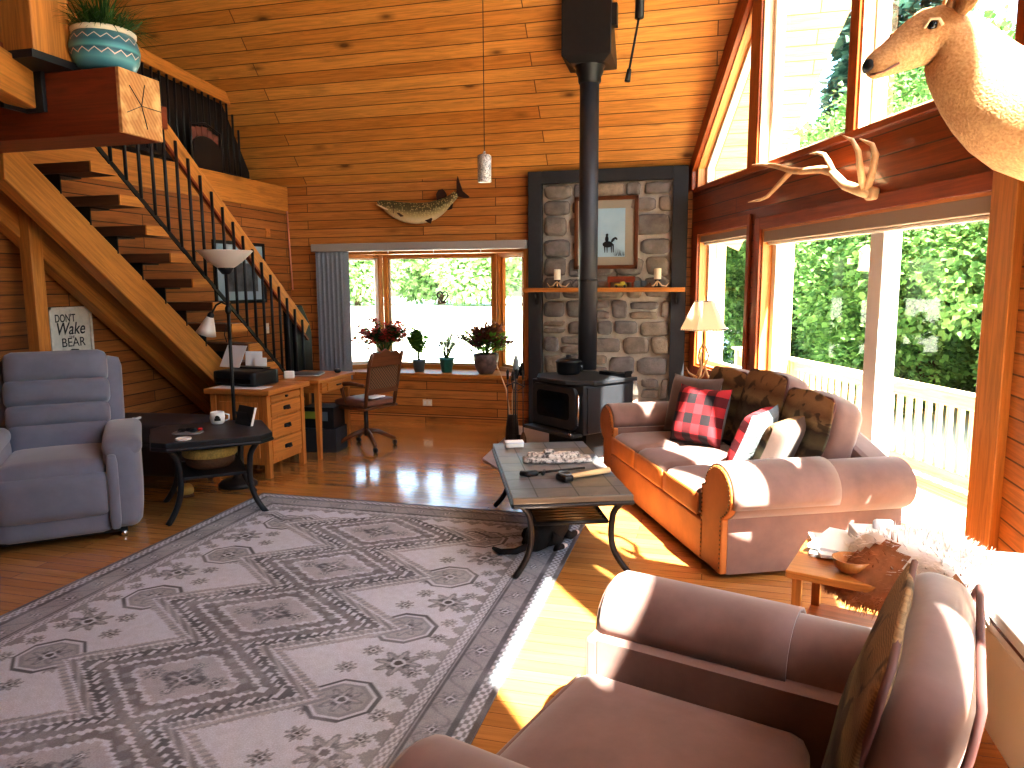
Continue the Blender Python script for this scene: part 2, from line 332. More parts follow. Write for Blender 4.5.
# ------------------------------------------------------------------ mesh builder
class MB:
    def __init__(s, mtx=None, cont=False):
        s.cont = cont; s.v = []; s.f = []; s.fg = []; s.sm = []; s.M = mtx or Matrix()
    def _add(s, vs, fs, g=(1, 0, 0), smooth=False, mtx=None):
        o = len(s.v); T = s.M @ mtx if mtx is not None else s.M
        s.v += [T @ Vector(p) for p in vs]
        gd = (T.to_3x3() @ Vector(g)).normalized()
        for f in fs:
            s.f.append([o + i for i in f]); s.fg.append((gd, random.random() * 9 if len(fs) <= 6 else 0)); s.sm.append(smooth)
        return s
    def box(s, x0, x1, y0, y1, z0, z1, g='x', mtx=None):
        g = {'x': (1, 0, 0), 'y': (0, 1, 0), 'z': (0, 0, 1)}[g]
        vs = [(x, y, z) for x in (x0, x1) for y in (y0, y1) for z in (z0, z1)]
        fs = [(0, 1, 3, 2), (4, 6, 7, 5), (0, 4, 5, 1), (2, 3, 7, 6), (0, 2, 6, 4), (1, 5, 7, 3)]
        r = 0 if s.cont else random.random() * 9
        s._add(vs, fs, g, False, mtx)
        for i in range(6): s.fg[-1 - i] = (s.fg[-1 - i][0], r)
        return s
    def bar(s, p0, p1, w, h, up=(0, 0, 1)):
        p0 = Vector(p0); p1 = Vector(p1); d = p1 - p0; L = d.length; d.normalize()
        side = Vector(up).cross(d)
        if side.length < 1e-4: side = Vector((1, 0, 0)).cross(d)
        side.normalize(); u = d.cross(side)
        T = Matrix(((d.x, side.x, u.x, p0.x), (d.y, side.y, u.y, p0.y), (d.z, side.z, u.z, p0.z), (0, 0, 0, 1)))
        return s.box(0, L, -w / 2, w / 2, -h / 2, h / 2, 'x', T)
    def prism(s, pts, t0, t1, plane='xz', g=None):
        # polygon pts in plane, extruded over the third axis
        n = len(pts)
        def P(a, b, c): return {'xz': (a, c, b), 'xy': (a, b, c), 'yz': (c, a, b)}[plane]
        vs = [P(a, b, t0) for a, b in pts] + [P(a, b, t1) for a, b in pts]
        fs = [tuple(range(n))[::-1], tuple(range(n, 2 * n))] + [(i, (i + 1) % n, n + (i + 1) % n, n + i) for i in range(n)]
        return s._add(vs, fs, g or (1, 0, 0))
    def tube(s, pts, r, n=10, cap=True, smooth=True, flat=1.0):
        pts = [Vector(p) for p in pts]; m = len(pts)
        rs = r if hasattr(r, '__len__') else [r] * m
        vs = []; fs = []; ref = None
        for i, p in enumerate(pts):
            d = (pts[min(i + 1, m - 1)] - pts[max(i - 1, 0)]).normalized()
            if ref is None: ref = Vector((0, 0, 1)) if abs(d.z) < .9 else Vector((1, 0, 0))
            a = (ref - d * ref.dot(d)).normalized(); b = d.cross(a); ref = a
            for k in range(n):
                t = 2 * PI * k / n
                vs.append(tuple(p + a * math.cos(t) * rs[i] * flat + b * math.sin(t) * rs[i]))
        for i in range(m - 1):
            for k in range(n):
                fs.append((i * n + k, i * n + (k + 1) % n, (i + 1) * n + (k + 1) % n, (i + 1) * n + k))
        if cap: fs += [tuple(range(n))[::-1], tuple(range((m - 1) * n, m * n))]
        d = pts[-1] - pts[0]
        return s._add(vs, fs, tuple(d) if d.length > 0 else (1, 0, 0), smooth)
    def cyl(s, p0, p1, r0, r1=None, n=16): return s.tube([p0, p1], [r0, r1 if r1 is not None else r0], n)
    def lathe(s, prof, c=(0, 0, 0), n=24, sx=1, sy=1):
        vs = []; fs = []; m = len(prof)
        for r, z in prof:
            for k in range(n):
                t = 2 * PI * k / n; vs.append((c[0] + r * sx * math.cos(t), c[1] + r * sy * math.sin(t), c[2] + z))
        for i in range(m - 1):
            for k in range(n): fs.append((i * n + k, i * n + (k + 1) % n, (i + 1) * n + (k + 1) % n, (i + 1) * n + k))
        if prof[0][0] > 1e-4: fs.append(tuple(range(n))[::-1])
        if prof[-1][0] > 1e-4: fs.append(tuple(range((m - 1) * n, m * n)))
        return s._add(vs, fs, (0, 0, 1), True)
    def loft(s, secs, n=16, cap=True):
        # secs: (center, a_vec, b_vec) ellipse half axes
        vs = []; fs = []; m = len(secs)
        for c, a, b in secs:
            c = Vector(c); a = Vector(a); b = Vector(b)
            for k in range(n):
                t = 2 * PI * k / n; vs.append(tuple(c + a * math.cos(t) + b * math.sin(t)))
        for i in range(m - 1):
            for k in range(n): fs.append((i * n + k, i * n + (k + 1) % n, (i + 1) * n + (k + 1) % n, (i + 1) * n + k))
        if cap: fs += [tuple(range(n))[::-1], tuple(range((m - 1) * n, m * n))]
        return s._add(vs, fs, (0, 0, 1), True)
    def rbox(s, size, c=(0, 0, 0), r=.05, puff=(0, 0, 0), n=8, rot=None, fn=None):
        sx, sy, sz = [a / 2 for a in size]; r = min(r, sx, sy, sz)
        bm = bmesh.new(); bmesh.ops.create_cube(bm, size=2); bmesh.ops.subdivide_edges(bm, edges=bm.edges[:], cuts=n, use_grid_fill=True)
        T = Matrix.Translation(Vector(c)) @ (rot if rot else Matrix())
        vs = []
        for v in bm.verts:
            # cluster samples near the edges so rounding has segments
            x, y, z = [math.copysign(abs(a) ** .75, a) for a in v.co]
            q = Vector((x * sx, y * sy, z * sz))
            cl = Vector((max(-sx + r, min(sx - r, q.x)), max(-sy + r, min(sy - r, q.y)), max(-sz + r, min(sz - r, q.z))))
            d = q - cl
            if d.length > 1e-9: q = cl + d.normalized() * r
            q.x += puff[0] * x * (1 - y * y) * (1 - z * z); q.y += puff[1] * y * (1 - x * x) * (1 - z * z); q.z += puff[2] * z * (1 - x * x) * (1 - y * y)
            if fn: q = Vector(fn(q, (x, y, z)))
            vs.append(tuple(T @ q))
        bm.verts.index_update(); fs = [tuple(v.index for v in f.verts) for f in bm.faces]; bm.free()
        return s._add(vs, fs, (1, 0, 0), True)
    def pillow(s, w, h, t, T, n=14):
        # knife-edge pillow in local xz plane, y thickness
        vs = []; fs = []
        for side in (1, -1):
            o = len(vs)
            for i in range(n + 1):
                for j in range(n + 1):
                    u = -1 + 2 * i / n; v = -1 + 2 * j / n
                    pin = 1 - .10 * (1 - abs(v) ** 2) * abs(u) ** 3; pin2 = 1 - .10 * (1 - abs(u) ** 2) * abs(v) ** 3
                    th = t / 2 * (max(0, (1 - u ** 4) * (1 - v ** 4))) ** .5
                    vs.append(tuple(T @ Vector((u * w / 2 * pin, side * -th, v * h / 2 * pin2))))
            for i in range(n):
                for j in range(n):
                    a = o + i * (n + 1) + j; q = (a, a + n + 1, a + n + 2, a + 1)
                    fs.append(q if side == 1 else q[::-1])
        s.uvsrc = None
        return s._add(vs, fs, (1, 0, 0), True)
    def leaf(s, p, d, L, w, up=(0, 0, 1)):
        p = Vector(p); d = Vector(d).normalized(); sd = d.cross(Vector(up))
        if sd.length < .01: sd = Vector((1, 0, 0))
        sd.normalize(); nrm = sd.cross(d)
        vs = [p, p + d * L * .45 + sd * w / 2 + nrm * L * .06, p + d * L, p + d * L * .45 - sd * w / 2 + nrm * L * .06]
        return s._add([tuple(a) for a in vs], [(0, 1, 2, 3)], tuple(d))
    def build(s, name, mat, parent=None, bevel=0, sub=0, uvn=None, autosm=False):
        me = bpy.data.meshes.new(name); me.from_pydata([tuple(v) for v in s.v], [], s.f)
        uvl = me.uv_layers.new(name='UVMap')
        me.polygons.foreach_set('use_smooth', s.sm if len(s.sm) == len(me.polygons) else [False] * len(me.polygons))
        cache = {}
        for i, p in enumerate(me.polygons):
            g, off = s.fg[i] if i < len(s.fg) else (Vector((1, 0, 0)), 0)
            n = p.normal
            u = g - n * g.dot(n)
            if u.length < .3: u = Vector((0, 0, 1)).cross(n) if abs(n.z) < .9 else Vector((1, 0, 0))
            u.normalize(); w = n.cross(u)
            if s.sm[i] and off == 0 and uvn:
                for li in p.loop_indices:
                    co = me.vertices[me.loops[li].vertex_index].co; uvl.data[li].uv = uvn(co)
            else:
                for li in p.loop_indices:
                    co = me.vertices[me.loops[li].vertex_index].co
                    uvl.data[li].uv = (co.dot(u) + off, co.dot(w) + (off if off else 0))
        me.materials.append(mat)
        if autosm: me.polygons.foreach_set('use_smooth', [True] * len(me.polygons)); me.set_sharp_from_angle(angle=.7)
        o = bpy.data.objects.new(name, me); col.objects.link(o)
        if parent: o.parent = parent
        if bevel:
            b = o.modifiers.new('bevel', 'BEVEL'); b.width = bevel; b.segments = 2; b.limit_method = 'ANGLE'; b.angle_limit = .6
        if sub:
            b = o.modifiers.new('sub', 'SUBSURF'); b.levels = sub; b.render_levels = sub
        return o

def thing(name, label, cat, loc=(0, 0, 0), rz=0, group=None):
    o = bpy.data.objects.new(name, None); col.objects.link(o); o.empty_display_size = .1
    o.location = loc; o.rotation_euler = (0, 0, rz); o['label'] = label; o['category'] = cat
    if group: o['group'] = group
    return o
def tag(o, label, cat, group=None, kind=None):
    o['label'] = label; o['category'] = cat
    if group: o['group'] = group
    if kind: o['kind'] = kind
    return o
def struct(o, label=None):
    o['kind'] = 'structure'
    if label: o['label'] = label
    return o
def dup(root, loc=None, rz=None, label=None):
    r = root.copy(); col.objects.link(r)
    if loc is not None: r.location = loc
    if rz is not None: r.rotation_euler = (0, 0, rz)
    if label: r['label'] = label
    for ch in list(root.children):
        c = ch.copy(); col.objects.link(c); c.parent = r
        for g in list(ch.children):
            d = g.copy(); col.objects.link(d); d.parent = c
    return r
def text_mesh(name, body, size, mat, parent, T, ext=.001, shear=0, bold=0):
    cu = bpy.data.curves.new(name, 'FONT'); cu.body = body; cu.size = size; cu.extrude = ext
    cu.align_x = 'CENTER'; cu.align_y = 'CENTER'; cu.shear = shear; cu.offset = bold
    tmp = bpy.data.objects.new(name + '_tmp', cu); col.objects.link(tmp)
    bpy.context.view_layer.update()
    me = bpy.data.meshes.new_from_object(tmp.evaluated_get(bpy.context.evaluated_depsgraph_get()))
    bpy.data.objects.remove(tmp); me.transform(T); me.materials.clear(); me.materials.append(mat)
    o = bpy.data.objects.new(name, me); col.objects.link(o)
    if parent: o.parent = parent
    return o
def RZ(a): return Matrix.Rotation(a, 4, 'Z')
def RX(a): return Matrix.Rotation(a, 4, 'X')
def RY(a): return Matrix.Rotation(a, 4, 'Y')
def TR(x, y, z): return Matrix.Translation((x, y, z))

# ------------------------------------------------------------------ the room
XL, YB, K = -4.86, 7.97, 1.13
def CZ(y): return 2.77 + K * (YB - y)
RIDGE = CZ(3.9)
def ZB(y): return RIDGE - (RIDGE - 4.6) * (3.9 - y) / 7.1
A1 = math.atan2(-.9336, .3584)
W1 = TR(-.2, YB, 0) @ RZ(A1)
APS = 4.36
AP = W1 @ Vector((APS, 0, 0))
W2 = TR(AP.x, AP.y, 0) @ RZ(-PI / 2)

b = MB(); b.prism([(-5.0, 8.15), (-.12, 8.15), (AP.x + .17, AP.y), (AP.x + .17, -3.3), (-5.0, -3.3)], -.12, 0, 'xy')
struct(b.build('floor', M['floor']), 'glossy honey oak plank floor')

# back wall with bay opening
b = MB(cont=True)
OX0, OX1, OZ0, OZ1 = -4.36, -1.975, .565, 1.99
b.box(-5.1, OX0, YB, YB + .18, 0, 2.80); b.box(OX1, -.12, YB, YB + .18, 0, 2.80)
b.box(OX0, OX1, YB, YB + .18, 0, OZ0); b.box(OX0, OX1, YB, YB + .18, OZ1, 2.80)
struct(b.build('wall_back', M['pine']), 'knotty pine back wall with bay window')
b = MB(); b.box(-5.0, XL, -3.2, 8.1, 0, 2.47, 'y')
struct(b.build('wall_left', M['pineshade']), 'pine board wall under the loft')
b = MB(); b.prism([(8.1, 2.6), (8.1, CZ(8.1)), (3.9, RIDGE), (-3.3, 4.6), (-3.3, 2.6)], -8.2, -8.05, 'yz', (0, 1, 0))
struct(b.build('wall_loft', M['pine']), 'far gable wall of the loft')
b = MB(); b.box(-8.2, XL - .02, -3.2, 8.1, 2.58, 2.72, 'y')
struct(b.build('trim_1', M['pine']), 'loft floor deck')
b = MB(); b.box(-5.02, XL + .012, -3.2, 7.965, 2.465, 2.745, 'y')
struct(b.build('trim_2', M['honey'], bevel=.006), 'wide honey rim beam along the loft edge')

def slab(name, pts, zf, mat, t=.12, g=(1, 0, 0), up=True):
    n = len(pts); b = MB()
    vs = [(x, y, zf(y)) for x, y in pts] + [(x, y, zf(y) + t) for x, y in pts]
    fs = [tuple(range(n))[::-1], tuple(range(n, 2 * n))] + [(i, (i + 1) % n, n + (i + 1) % n, n + i) for i in range(n)]
    b._add(vs, fs, g); return b.build(name, mat)
def wp(s, y): return (W1 @ Vector((s, y, 0)))
e0 = wp(-.05, .02); e1 = wp(APS, .02)
struct(slab('ceiling', [(-8.2, 8.0), (e0.x, e0.y), (e1.x, e1.y), (AP.x, 3.9), (-8.2, 3.9)], CZ, M['ceil']), 'knotty pine cathedral ceiling')
struct(slab('trim_3', [(-8.2, 3.9), (AP.x + .1, 3.9), (AP.x + .1, -3.3), (-8.2, -3.3)], ZB, M['ceil']), 'rear slope of the pine ceiling')
OV = .72
f0 = wp(-.5, .18); f1 = wp(-.5, OV); f2 = wp(4.8, OV); f3 = wp(APS, .18)
struct(slab('trim_4', [(f0.x, f0.y), (f1.x, f1.y), (f2.x + .3, 3.9), (f3.x, 3.9)], CZ, M['soffit'], .1), 'pale board soffit outside the gable')

# prow gable wall
b = MB(W1, True); t0, t1 = 0, .18
b.box(-.05, .225, t0, t1, 0, 2.53); b.box(.225, 1.405, t0, t1, 0, .77); b.box(.225, 1.405, t0, t1, 2.08, 2.53)
b.box(1.405, 1.66, t0, t1, 0, 2.53); b.box(1.66, 4.22, t0, t1, 0, .10); b.box(1.66, 4.22, t0, t1, 2.03, 2.53)
b.box(4.22, APS, t0, t1, 0, 2.53)
struct(b.build('wall_right', M['redwood']), 'red stained board band between the window rows')
def zc(s): return 2.77 + K * .9336 * s
def zi(s): return 2.62 + .95 * s
b = MB(W1); b.prism([(-.1, 2.53), (.10, 2.53), (.10, zi(.10)), (APS, zi(APS)), (APS, zc(APS)), (-.1, zc(-.1))], -.05, .18, 'xz', (.7, 0, .7))
struct(b.build('trim_5', M['trim'], bevel=.006), 'dark red rake beam following the ceiling')
for i, (a, c) in enumerate(((1.35, 1.53), (2.85, 2.95), (4.24, APS + .02))):
    b = MB(W1); b.box(a, c, -.02, .18, 2.53, zi(a) + .1, 'z'); struct(b.build('trim_%d' % (6 + i), M['trim'], bevel=.004), 'red stained post between gable windows')
b = MB(W1); b.box(.1, APS, -.03, .02, 2.50, 2.545); struct(b.build('trim_9', M['trim'], bevel=.004), 'ledge under the gable windows')
# casings
b = MB(W1)
b.box(.11, .225, -.025, 0, .65, 2.17, 'z'); b.box(1.405, 1.46, -.025, 0, .65, 2.17, 'z'); b.box(.225, 1.405, -.025, 0, 2.08, 2.17); b.box(.225, 1.405, -.03, 0, .65, .77)
struct(b.build('trim_10', M['trim'], bevel=.003), 'casing of the small lower window')
b = MB(W1); b.box(1.56, 1.66, -.025, 0, 0, 2.12, 'z'); b.box(1.66, 4.22, -.025, 0, 2.03, 2.12)
struct(b.build('trim_11', M['trim'], bevel=.003), 'casing of the wide lower window')
b = MB(W1); b.box(4.22, APS + .02, -.06, .18, 0, 2.53, 'z')
struct(b.build('trim_12', M['honey'], bevel=.006), 'tall honey wood post at the prow')

def window(n, T, x0, x1, z0, z1, mull=(), mull_w=.06, label='', poly=None, vin='vinyl', liner='jamb', depth=.18, mw=.045):
    """liner, sash and pane of one opening; poly = top line function for a raked head"""
    top = poly or (lambda s: z1)
    b = MB(T)
    b.box(x0, x0 + .02, 0, depth, z0, top(x0), 'z'); b.box(x1 - .02, x1, 0, depth, z0, top(x1) if not poly else top(x1), 'z'); b.box(x0, x1, 0, depth, z0, z0 + .02)
    b.prism([(x0, top(x0) - .02), (x1, top(x1) - .02), (x1, top(x1)), (x0, top(x0))], 0, depth)
    r = struct(b.build('window_%d' % n, M[liner]), label)
    b = MB(T); m = mw; a0, a1 = depth - .10, depth - .03
    b.box(x0 + .02, x0 + .02 + m, a0, a1, z0 + .02, top(x0 + .02) - .02, 'z'); b.box(x1 - .02 - m, x1 - .02, a0, a1, z0 + .02, top(x1 - .02 - m) - .02, 'z')
    b.box(x0 + .02, x1 - .02, a0, a1, z0 + .02, z0 + .02 + m)
    b.prism([(x0 + .02, top(x0 + .02) - .02 - m), (x1 - .02, top(x1 - .02) - .02 - m), (x1 - .02, top(x1 - .02) - .02), (x0 + .02, top(x0 + .02) - .02)], a0, a1)
    for q in mull: b.box(q - mull_w / 2, q + mull_w / 2, a0 - .03, a1 + .02, z0 + .02, top(q) - .03, 'z')
    f = b.build('window_frame', M[vin], r, bevel=.004)
    b = MB(T); b.prism([(x0 + .02, z0 + .02), (x1 - .02, z0 + .02), (x1 - .02, top(x1 - .02) - .02), (x0 + .02, top(x0 + .02) - .02)], depth - .07, depth - .062)
    b.build('pane', M['glass'], f)
    return r
window(1, W1, .225, 1.405, .77, 2.08, label='small lower window beside the stone chimney wall')
window(2, W1, 1.66, 4.22, .10, 2.03, mull=(3.16,), mull_w=.14, label='wide two panel window behind the sofa', mw=.07)
window(3, W1, .12, 1.35, 2.53, 3, poly=zi, label='triangular gable window nearest the chimney')
window(4, W1, 1.53, 2.85, 2.53, 3, poly=zi, liner='rail', label='tall gable window above the antler')  # paler liner here and on the next window stands in for sunlit reveals
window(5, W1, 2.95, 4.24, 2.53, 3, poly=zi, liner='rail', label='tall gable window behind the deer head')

# roller shade cassettes
for (a, c, z0, z1, lab) in ((.235, 1.395, 2.0, 2.065, 'taupe roller shade rolled up at the top of the small window'), (1.67, 4.21, 1.925, 2.015, 'long taupe roller shade rolled up above the sofa window')):
    c_ = W1 @ Vector(((a + c) / 2, .05, z0))
    t = thing('roller_shade', lab, 'blind', c_, A1)
    L = (c - a) / 2
    b = MB(); b.box(-L, L, -.045, .03, 0, z1 - z0); b.build('cassette', M['shadecas'], t, bevel=.008)
    b = MB(); b.cyl((-L + .02, .0, -.012), (L - .02, 0, -.012), .014, n=8); b.build('hem_bar', M['white'], t)

# wall 2 : from the prow post back past the camera
D2 = AP.y + 3.2
OPN = [(.30, 3.3, .10, 2.03), (.40, 1.2, 2.6, 4.65), (1.3, 2.30, 2.6, 5.6), (2.41, 2.72, 3.8, 4.9), (2.98, 4.35, 4.14, 5.4), (2.6, 3.45, 2.3, 3.15), (3.55, 4.6, 2.3, 3.5), (.02, .72, 4.7, 6.3)]  # unseen openings, sized and placed to shape the sun patches indoors
xs_ = sorted({0, D2} | {o[0] for o in OPN} | {o[1] for o in OPN})
b = MB(W2, True)
for xa, xb in zip(xs_[:-1], xs_[1:]):
    zs_ = sorted((o[2], o[3]) for o in OPN if o[0] <= xa + 1e-6 and o[1] >= xb - 1e-6); z = 0
    for za, zb in zs_:
        b.box(xa, xb, 0, .18, z, za); z = zb
    b.prism([(xa, z), (xb, z), (xb, ZB(AP.y - xb) + .05), (xa, ZB(AP.y - xa) + .05)], 0, .18)
struct(b.build('wall_near', M['pine']), 'pine wall running past the camera')
for i, o in enumerate(OPN): window((6, 10, 11, 12, 13, 14, 15, 16)[i], W2, *o, mull=((1.75,) if i == 0 else ()), mull_w=.1, mw=.03, label='unseen near wall opening, added to shape the sun patches')
# wall behind camera
b = MB(); b.box(-5, -1.9, -3.35, -3.2, 0, 4.65); b.box(.2, AP.x + .1, -3.35, -3.2, 0, 4.65); b.box(-1.9, .2, -3.35, -3.2, 0, 4.65)
b.box(-8.2, -5, -3.35, -3.2, 2.6, 4.65)
struct(b.build('wall_front', M['pine']), 'pine wall behind the camera')

# bay window of the back wall
b = MB()
c0, c1 = -3.87, -2.43; BY = 8.46
b.prism([(OX0, YB - .035), (OX1 + .02, YB - .035), (OX1 + .02, 8.10), (c1 + .02, BY + .06), (c0 - .02, BY + .06), (OX0, 8.10)], OZ0 - .03, OZ0 + .018, 'xy')
struct(b.build('trim_13', M['honey'], bevel=.004), 'deep wooden sill of the bay window')
b = MB(); b.prism([(OX0, YB + .17), (OX1 + .02, YB + .17), (c1 + .08, BY + .12), (c0 - .08, BY + .12)], OZ1 - .03, OZ1 + .1, 'xy')
struct(b.build('trim_14', M['honey']), 'head board of the bay window')
def bayseg(n, p, q, mat, lab, w=.05, m2=.04):
    p = Vector((p[0], p[1], 0)); q = Vector((q[0], q[1], 0)); d = q - p; L = d.length
    T = TR(p.x, p.y, 0) @ RZ(math.atan2(d.y, d.x)); z0 = OZ0 + .018; z1 = OZ1 - .03
    b = MB(T); b.box(0, w, -.04, .05, z0, z1, 'z'); b.box(L - w, L, -.04, .05, z0, z1, 'z'); b.box(0, L, -.03, .05, z0, z0 + .05); b.box(0, L, -.03, .05, z1 - .04, z1)
    r = struct(b.build('window_%d' % n, M['honey'], bevel=.004), lab)
    b = MB(T); b.box(w, w + m2, 0, .04, z0 + .05, z1 - .04, 'z'); b.box(L - w - m2, L - w, 0, .04, z0 + .05, z1 - .04, 'z'); b.box(w, L - w, 0, .04, z0 + .05, z0 + .05 + m2); b.box(w, L - w, 0, .04, z1 - .04 - m2 * .6, z1 - .04)
    f = b.build('window_frame', M[mat], r)
    b = MB(T); b.box(w, L - w, .018, .024, z0 + .05, z1 - .04); b.build('pane', M['glass'], f)
bayseg(7, (c0, BY), (c1, BY), 'shadecas', 'centre pane of the bay window', .055, .02)
bayseg(8, (OX0 + .02, 8.06), (c0 - .03, BY), 'vinyl', 'left casement of the bay window')
bayseg(9, (c1 + .03, BY), (OX1, 8.06), 'honey', 'right casement of the bay window', .04, .03)
b = MB(); b.box(OX1 - .0, OX1 + .05, YB - .02, YB, OZ0 - .02, OZ1 + .02, 'z'); b.box(OX0 - .05, OX0, YB - .02, YB, OZ0 - .02, OZ1 + .02, 'z')
struct(b.build('trim_15', M['honey']), 'side casing of the bay window')
b = MB(); b.box(XL, -1.95, YB - .015, YB, 0, .09); struct(b.build('baseboard_back', M['pine']), 'low pine baseboard')

# vertical blinds
t = thing('vertical_blinds', 'grey vertical blinds drawn to the left of the bay window', 'blinds', (-3.2, 7.9, 0))
T = TR(3.2, -7.9, 0)
b = MB(T); b.box(-4.50, -1.93, 7.83, 7.955, 1.985, 2.075); b.build('valance', M['valance'], t, bevel=.008)
for i in range(13):
    x = -4.43 + i * .029
    b = MB(T @ TR(x, 7.88, 0) @ RZ(.75 if i % 2 else .45)); b.box(-.035, .035, -.0015, .0015, .50, 1.985, 'z'); b.build('slat', M['greyblind'], t)
b = MB(T)
for i in range(4): b.tube([(-4.1 + .55 * i, 7.88, 1.985), (-4.1 + .55 * i, 7.88, 1.955)], .006, 6)
b.build('carrier', M['white'], t)

# stone chimney wall
SX0, SX1, SZ1 = -1.765, -.395, 2.655
b = MB(); b.box(SX0, SX1, YB - .02, YB, 0, SZ1)
cw = struct(b.build('trim_16', M['mortar']), 'pale mortar bed of the stone chimney wall')
random.seed(11); b = MB(); z = .0
while z < SZ1 - .05:
    h = random.uniform(.17, .25)
    if z + h > SZ1 - .08: h = SZ1 - z
    x = SX0
    while x < SX1 - .01:
        w = random.uniform(.16, .36)
        if x + w > SX1 - .09: w = SX1 - x
        g = .010; zz0, zz1 = z + g + random.uniform(-.012, .012) * (z > 0), z + h - g + random.uniform(-.014, .014)
        zz1 = min(zz1, SZ1 - .008); zz0 = max(zz0, .004)
        split = random.random() < .16 and w > .16
        cells = [(x + g, x + w - g, zz0, zz1)] if not split else [(x + g, x + w - g, zz0, (zz0 + zz1) / 2 - g * .8), (x + g, x + w - g, (zz0 + zz1) / 2 + g * .8, zz1)]
        for (a, c, e, f) in cells:
            cx, cz = (a + c) / 2, (e + f) / 2; N = 12; ring = []; jt = [random.uniform(.86, 1.06) for _ in range(N)]
            sk = random.uniform(-.018, .018)
            for k in range(N):
                t_ = 2 * PI * (k + .5) / N; co, si = math.cos(t_), math.sin(t_)
                px = math.copysign(abs(co) ** .45, co) * (c - a) / 2 * min(1.0, jt[k] + .03); pz = math.copysign(abs(si) ** .45, si) * (f - e) / 2 * min(1.0, jt[k] + .03)
                ring.append((cx + px + sk * si, cz + pz))
            dp = random.uniform(.03, .055); vs = []; fs = []
            for sc_, y_ in ((1, YB - .015), (.99, YB - .02 - dp * .55), (.90, YB - .02 - dp * .9), (.6, YB - .022 - dp)):
                vs += [(cx + (px - cx) * sc_, y_ + random.uniform(-.002, .002), cz + (pz - cz) * sc_) for px, pz in ring]
            for r_ in range(3):
                for k in range(N): fs.append((r_ * N + k, r_ * N + (k + 1) % N, (r_ + 1) * N + (k + 1) % N, (r_ + 1) * N + k))
            fs.append(tuple(range(3 * N, 4 * N))); b._add(vs, fs, smooth=True)
        x += w
    z += h
struct(b.build('trim_17', M['stone']), 'grey field stones of the chimney wall')
b = MB(); b.box(-1.915, SX0, YB - .09, YB, 0, 2.785, 'z'); b.box(SX1, -.245, YB - .09, YB, 0, 2.785, 'z'); b.box(SX0, SX1, YB - .09, YB, SZ1, 2.785)
struct(b.build('trim_18', M['charcoal'], bevel=.006), 'charcoal boards framing the stone chimney wall')
b = MB(); b.prism([(-2.06, 7.95), (-1.98, 6.35), (-1.62, 5.86), (-1.25, 5.83), (-.93, 6.1), (-.62, 6.9), (-.25, 7.9)][::-1], .001, .02, 'xy')
struct(b.build('trim_19', M['slatepad'], bevel=.004), 'pale tiled hearth pad under the stove')

M['treadm'] = wood('shaded_tread', rgb(96, 58, 34), rgb(84, 48, 28), rgb(40, 20, 10), boards=False, knots=.2, rough=.5)  # dark tone carries the shade on tread fronts and undersides

# ------------------------------------------------------------------ heavy timbers of the loft
b = MB(); b.box(-8, -3.02, 3.36, 3.665, 2.40, 2.735)
bo = struct(b.build('trim_20', M['timber'], bevel=.008), 'massive dark beam carrying the loft landing')
b = MB(); b.box(-3.022, -3.0, 3.362, 3.663, 2.402, 2.733, 'z'); b.build('beam_end', M['endgrain'], bo, bevel=.004)['label'] = 'pale sawn beam end with checks'
b = MB()
for a_ in (0, 1.3, 2.3, 3.6, 5.0):
    y, z = 3.51, 2.565; L = .12 if a_ else .15
    b.bar((-2.9995, y, z), (-2.9995, y + math.cos(a_) * L, z + math.sin(a_) * L), .003, .006, (1, 0, 0))
b.build('check_crack', M['black'], bo)
b = MB(); b.bar((-3.60, 3.36, 2.655), (-2.50, 1.15, 2.655), .12, .21); struct(b.build('trim_21', M['honey'], bevel=.006), 'honey beam butting into the dark beam')
b = MB(); b.box(-3.59, -3.47, 3.335, 3.36, 2.53, 2.755); b.box(-3.61, -3.585, 3.20, 3.36, 2.53, 2.755); struct(b.build('trim_22', M['black'], bevel=.003), 'black steel beam bracket')
b = MB(); b.box(-3.56, -3.32, 3.16, 3.40, 2.775, 6.2, 'z'); struct(b.build('trim_23', M['honey'], bevel=.006), 'square honey post standing on the loft beams')
b = MB(); b.box(-3.60, -3.29, 3.12, 3.44, 2.737, 2.775); struct(b.build('trim_24', M['black']), 'black steel post foot')
b = MB(); b.box(-4.70, -4.60, 4.21, 4.31, 0, 2.42, 'z'); struct(b.build('trim_25', M['honey'], bevel=.006), 'honey support post under the stairs')
b = MB(); b.box(-8, -3.4, 3.665, 4.2, 2.60, 2.735, 'y'); struct(b.build('trim_26', M['timber']), 'landing floor at the stair head')

b = MB(); b.prism([(-4.86, 3.62), (-3.35, 3.62), (-3.58, 3.30), (-2.48, 1.10), (-1.45, -.95), (-1.45, -3.2), (-4.86, -3.2)][::-1], 2.765, 2.83, 'xy'); struct(b.build('trim_31', M['timber']), 'loft floor boards over the seating corner')
b = MB(); b.bar((-3.74, 3.22, 3.75), (-1.58, -1.10, 3.75), .05, 1.8); struct(b.build('trim_32', M['dkpanel']), 'added dark boarded wall along the loft edge')  # dark wall added, also keeps light off the left wall and ceiling
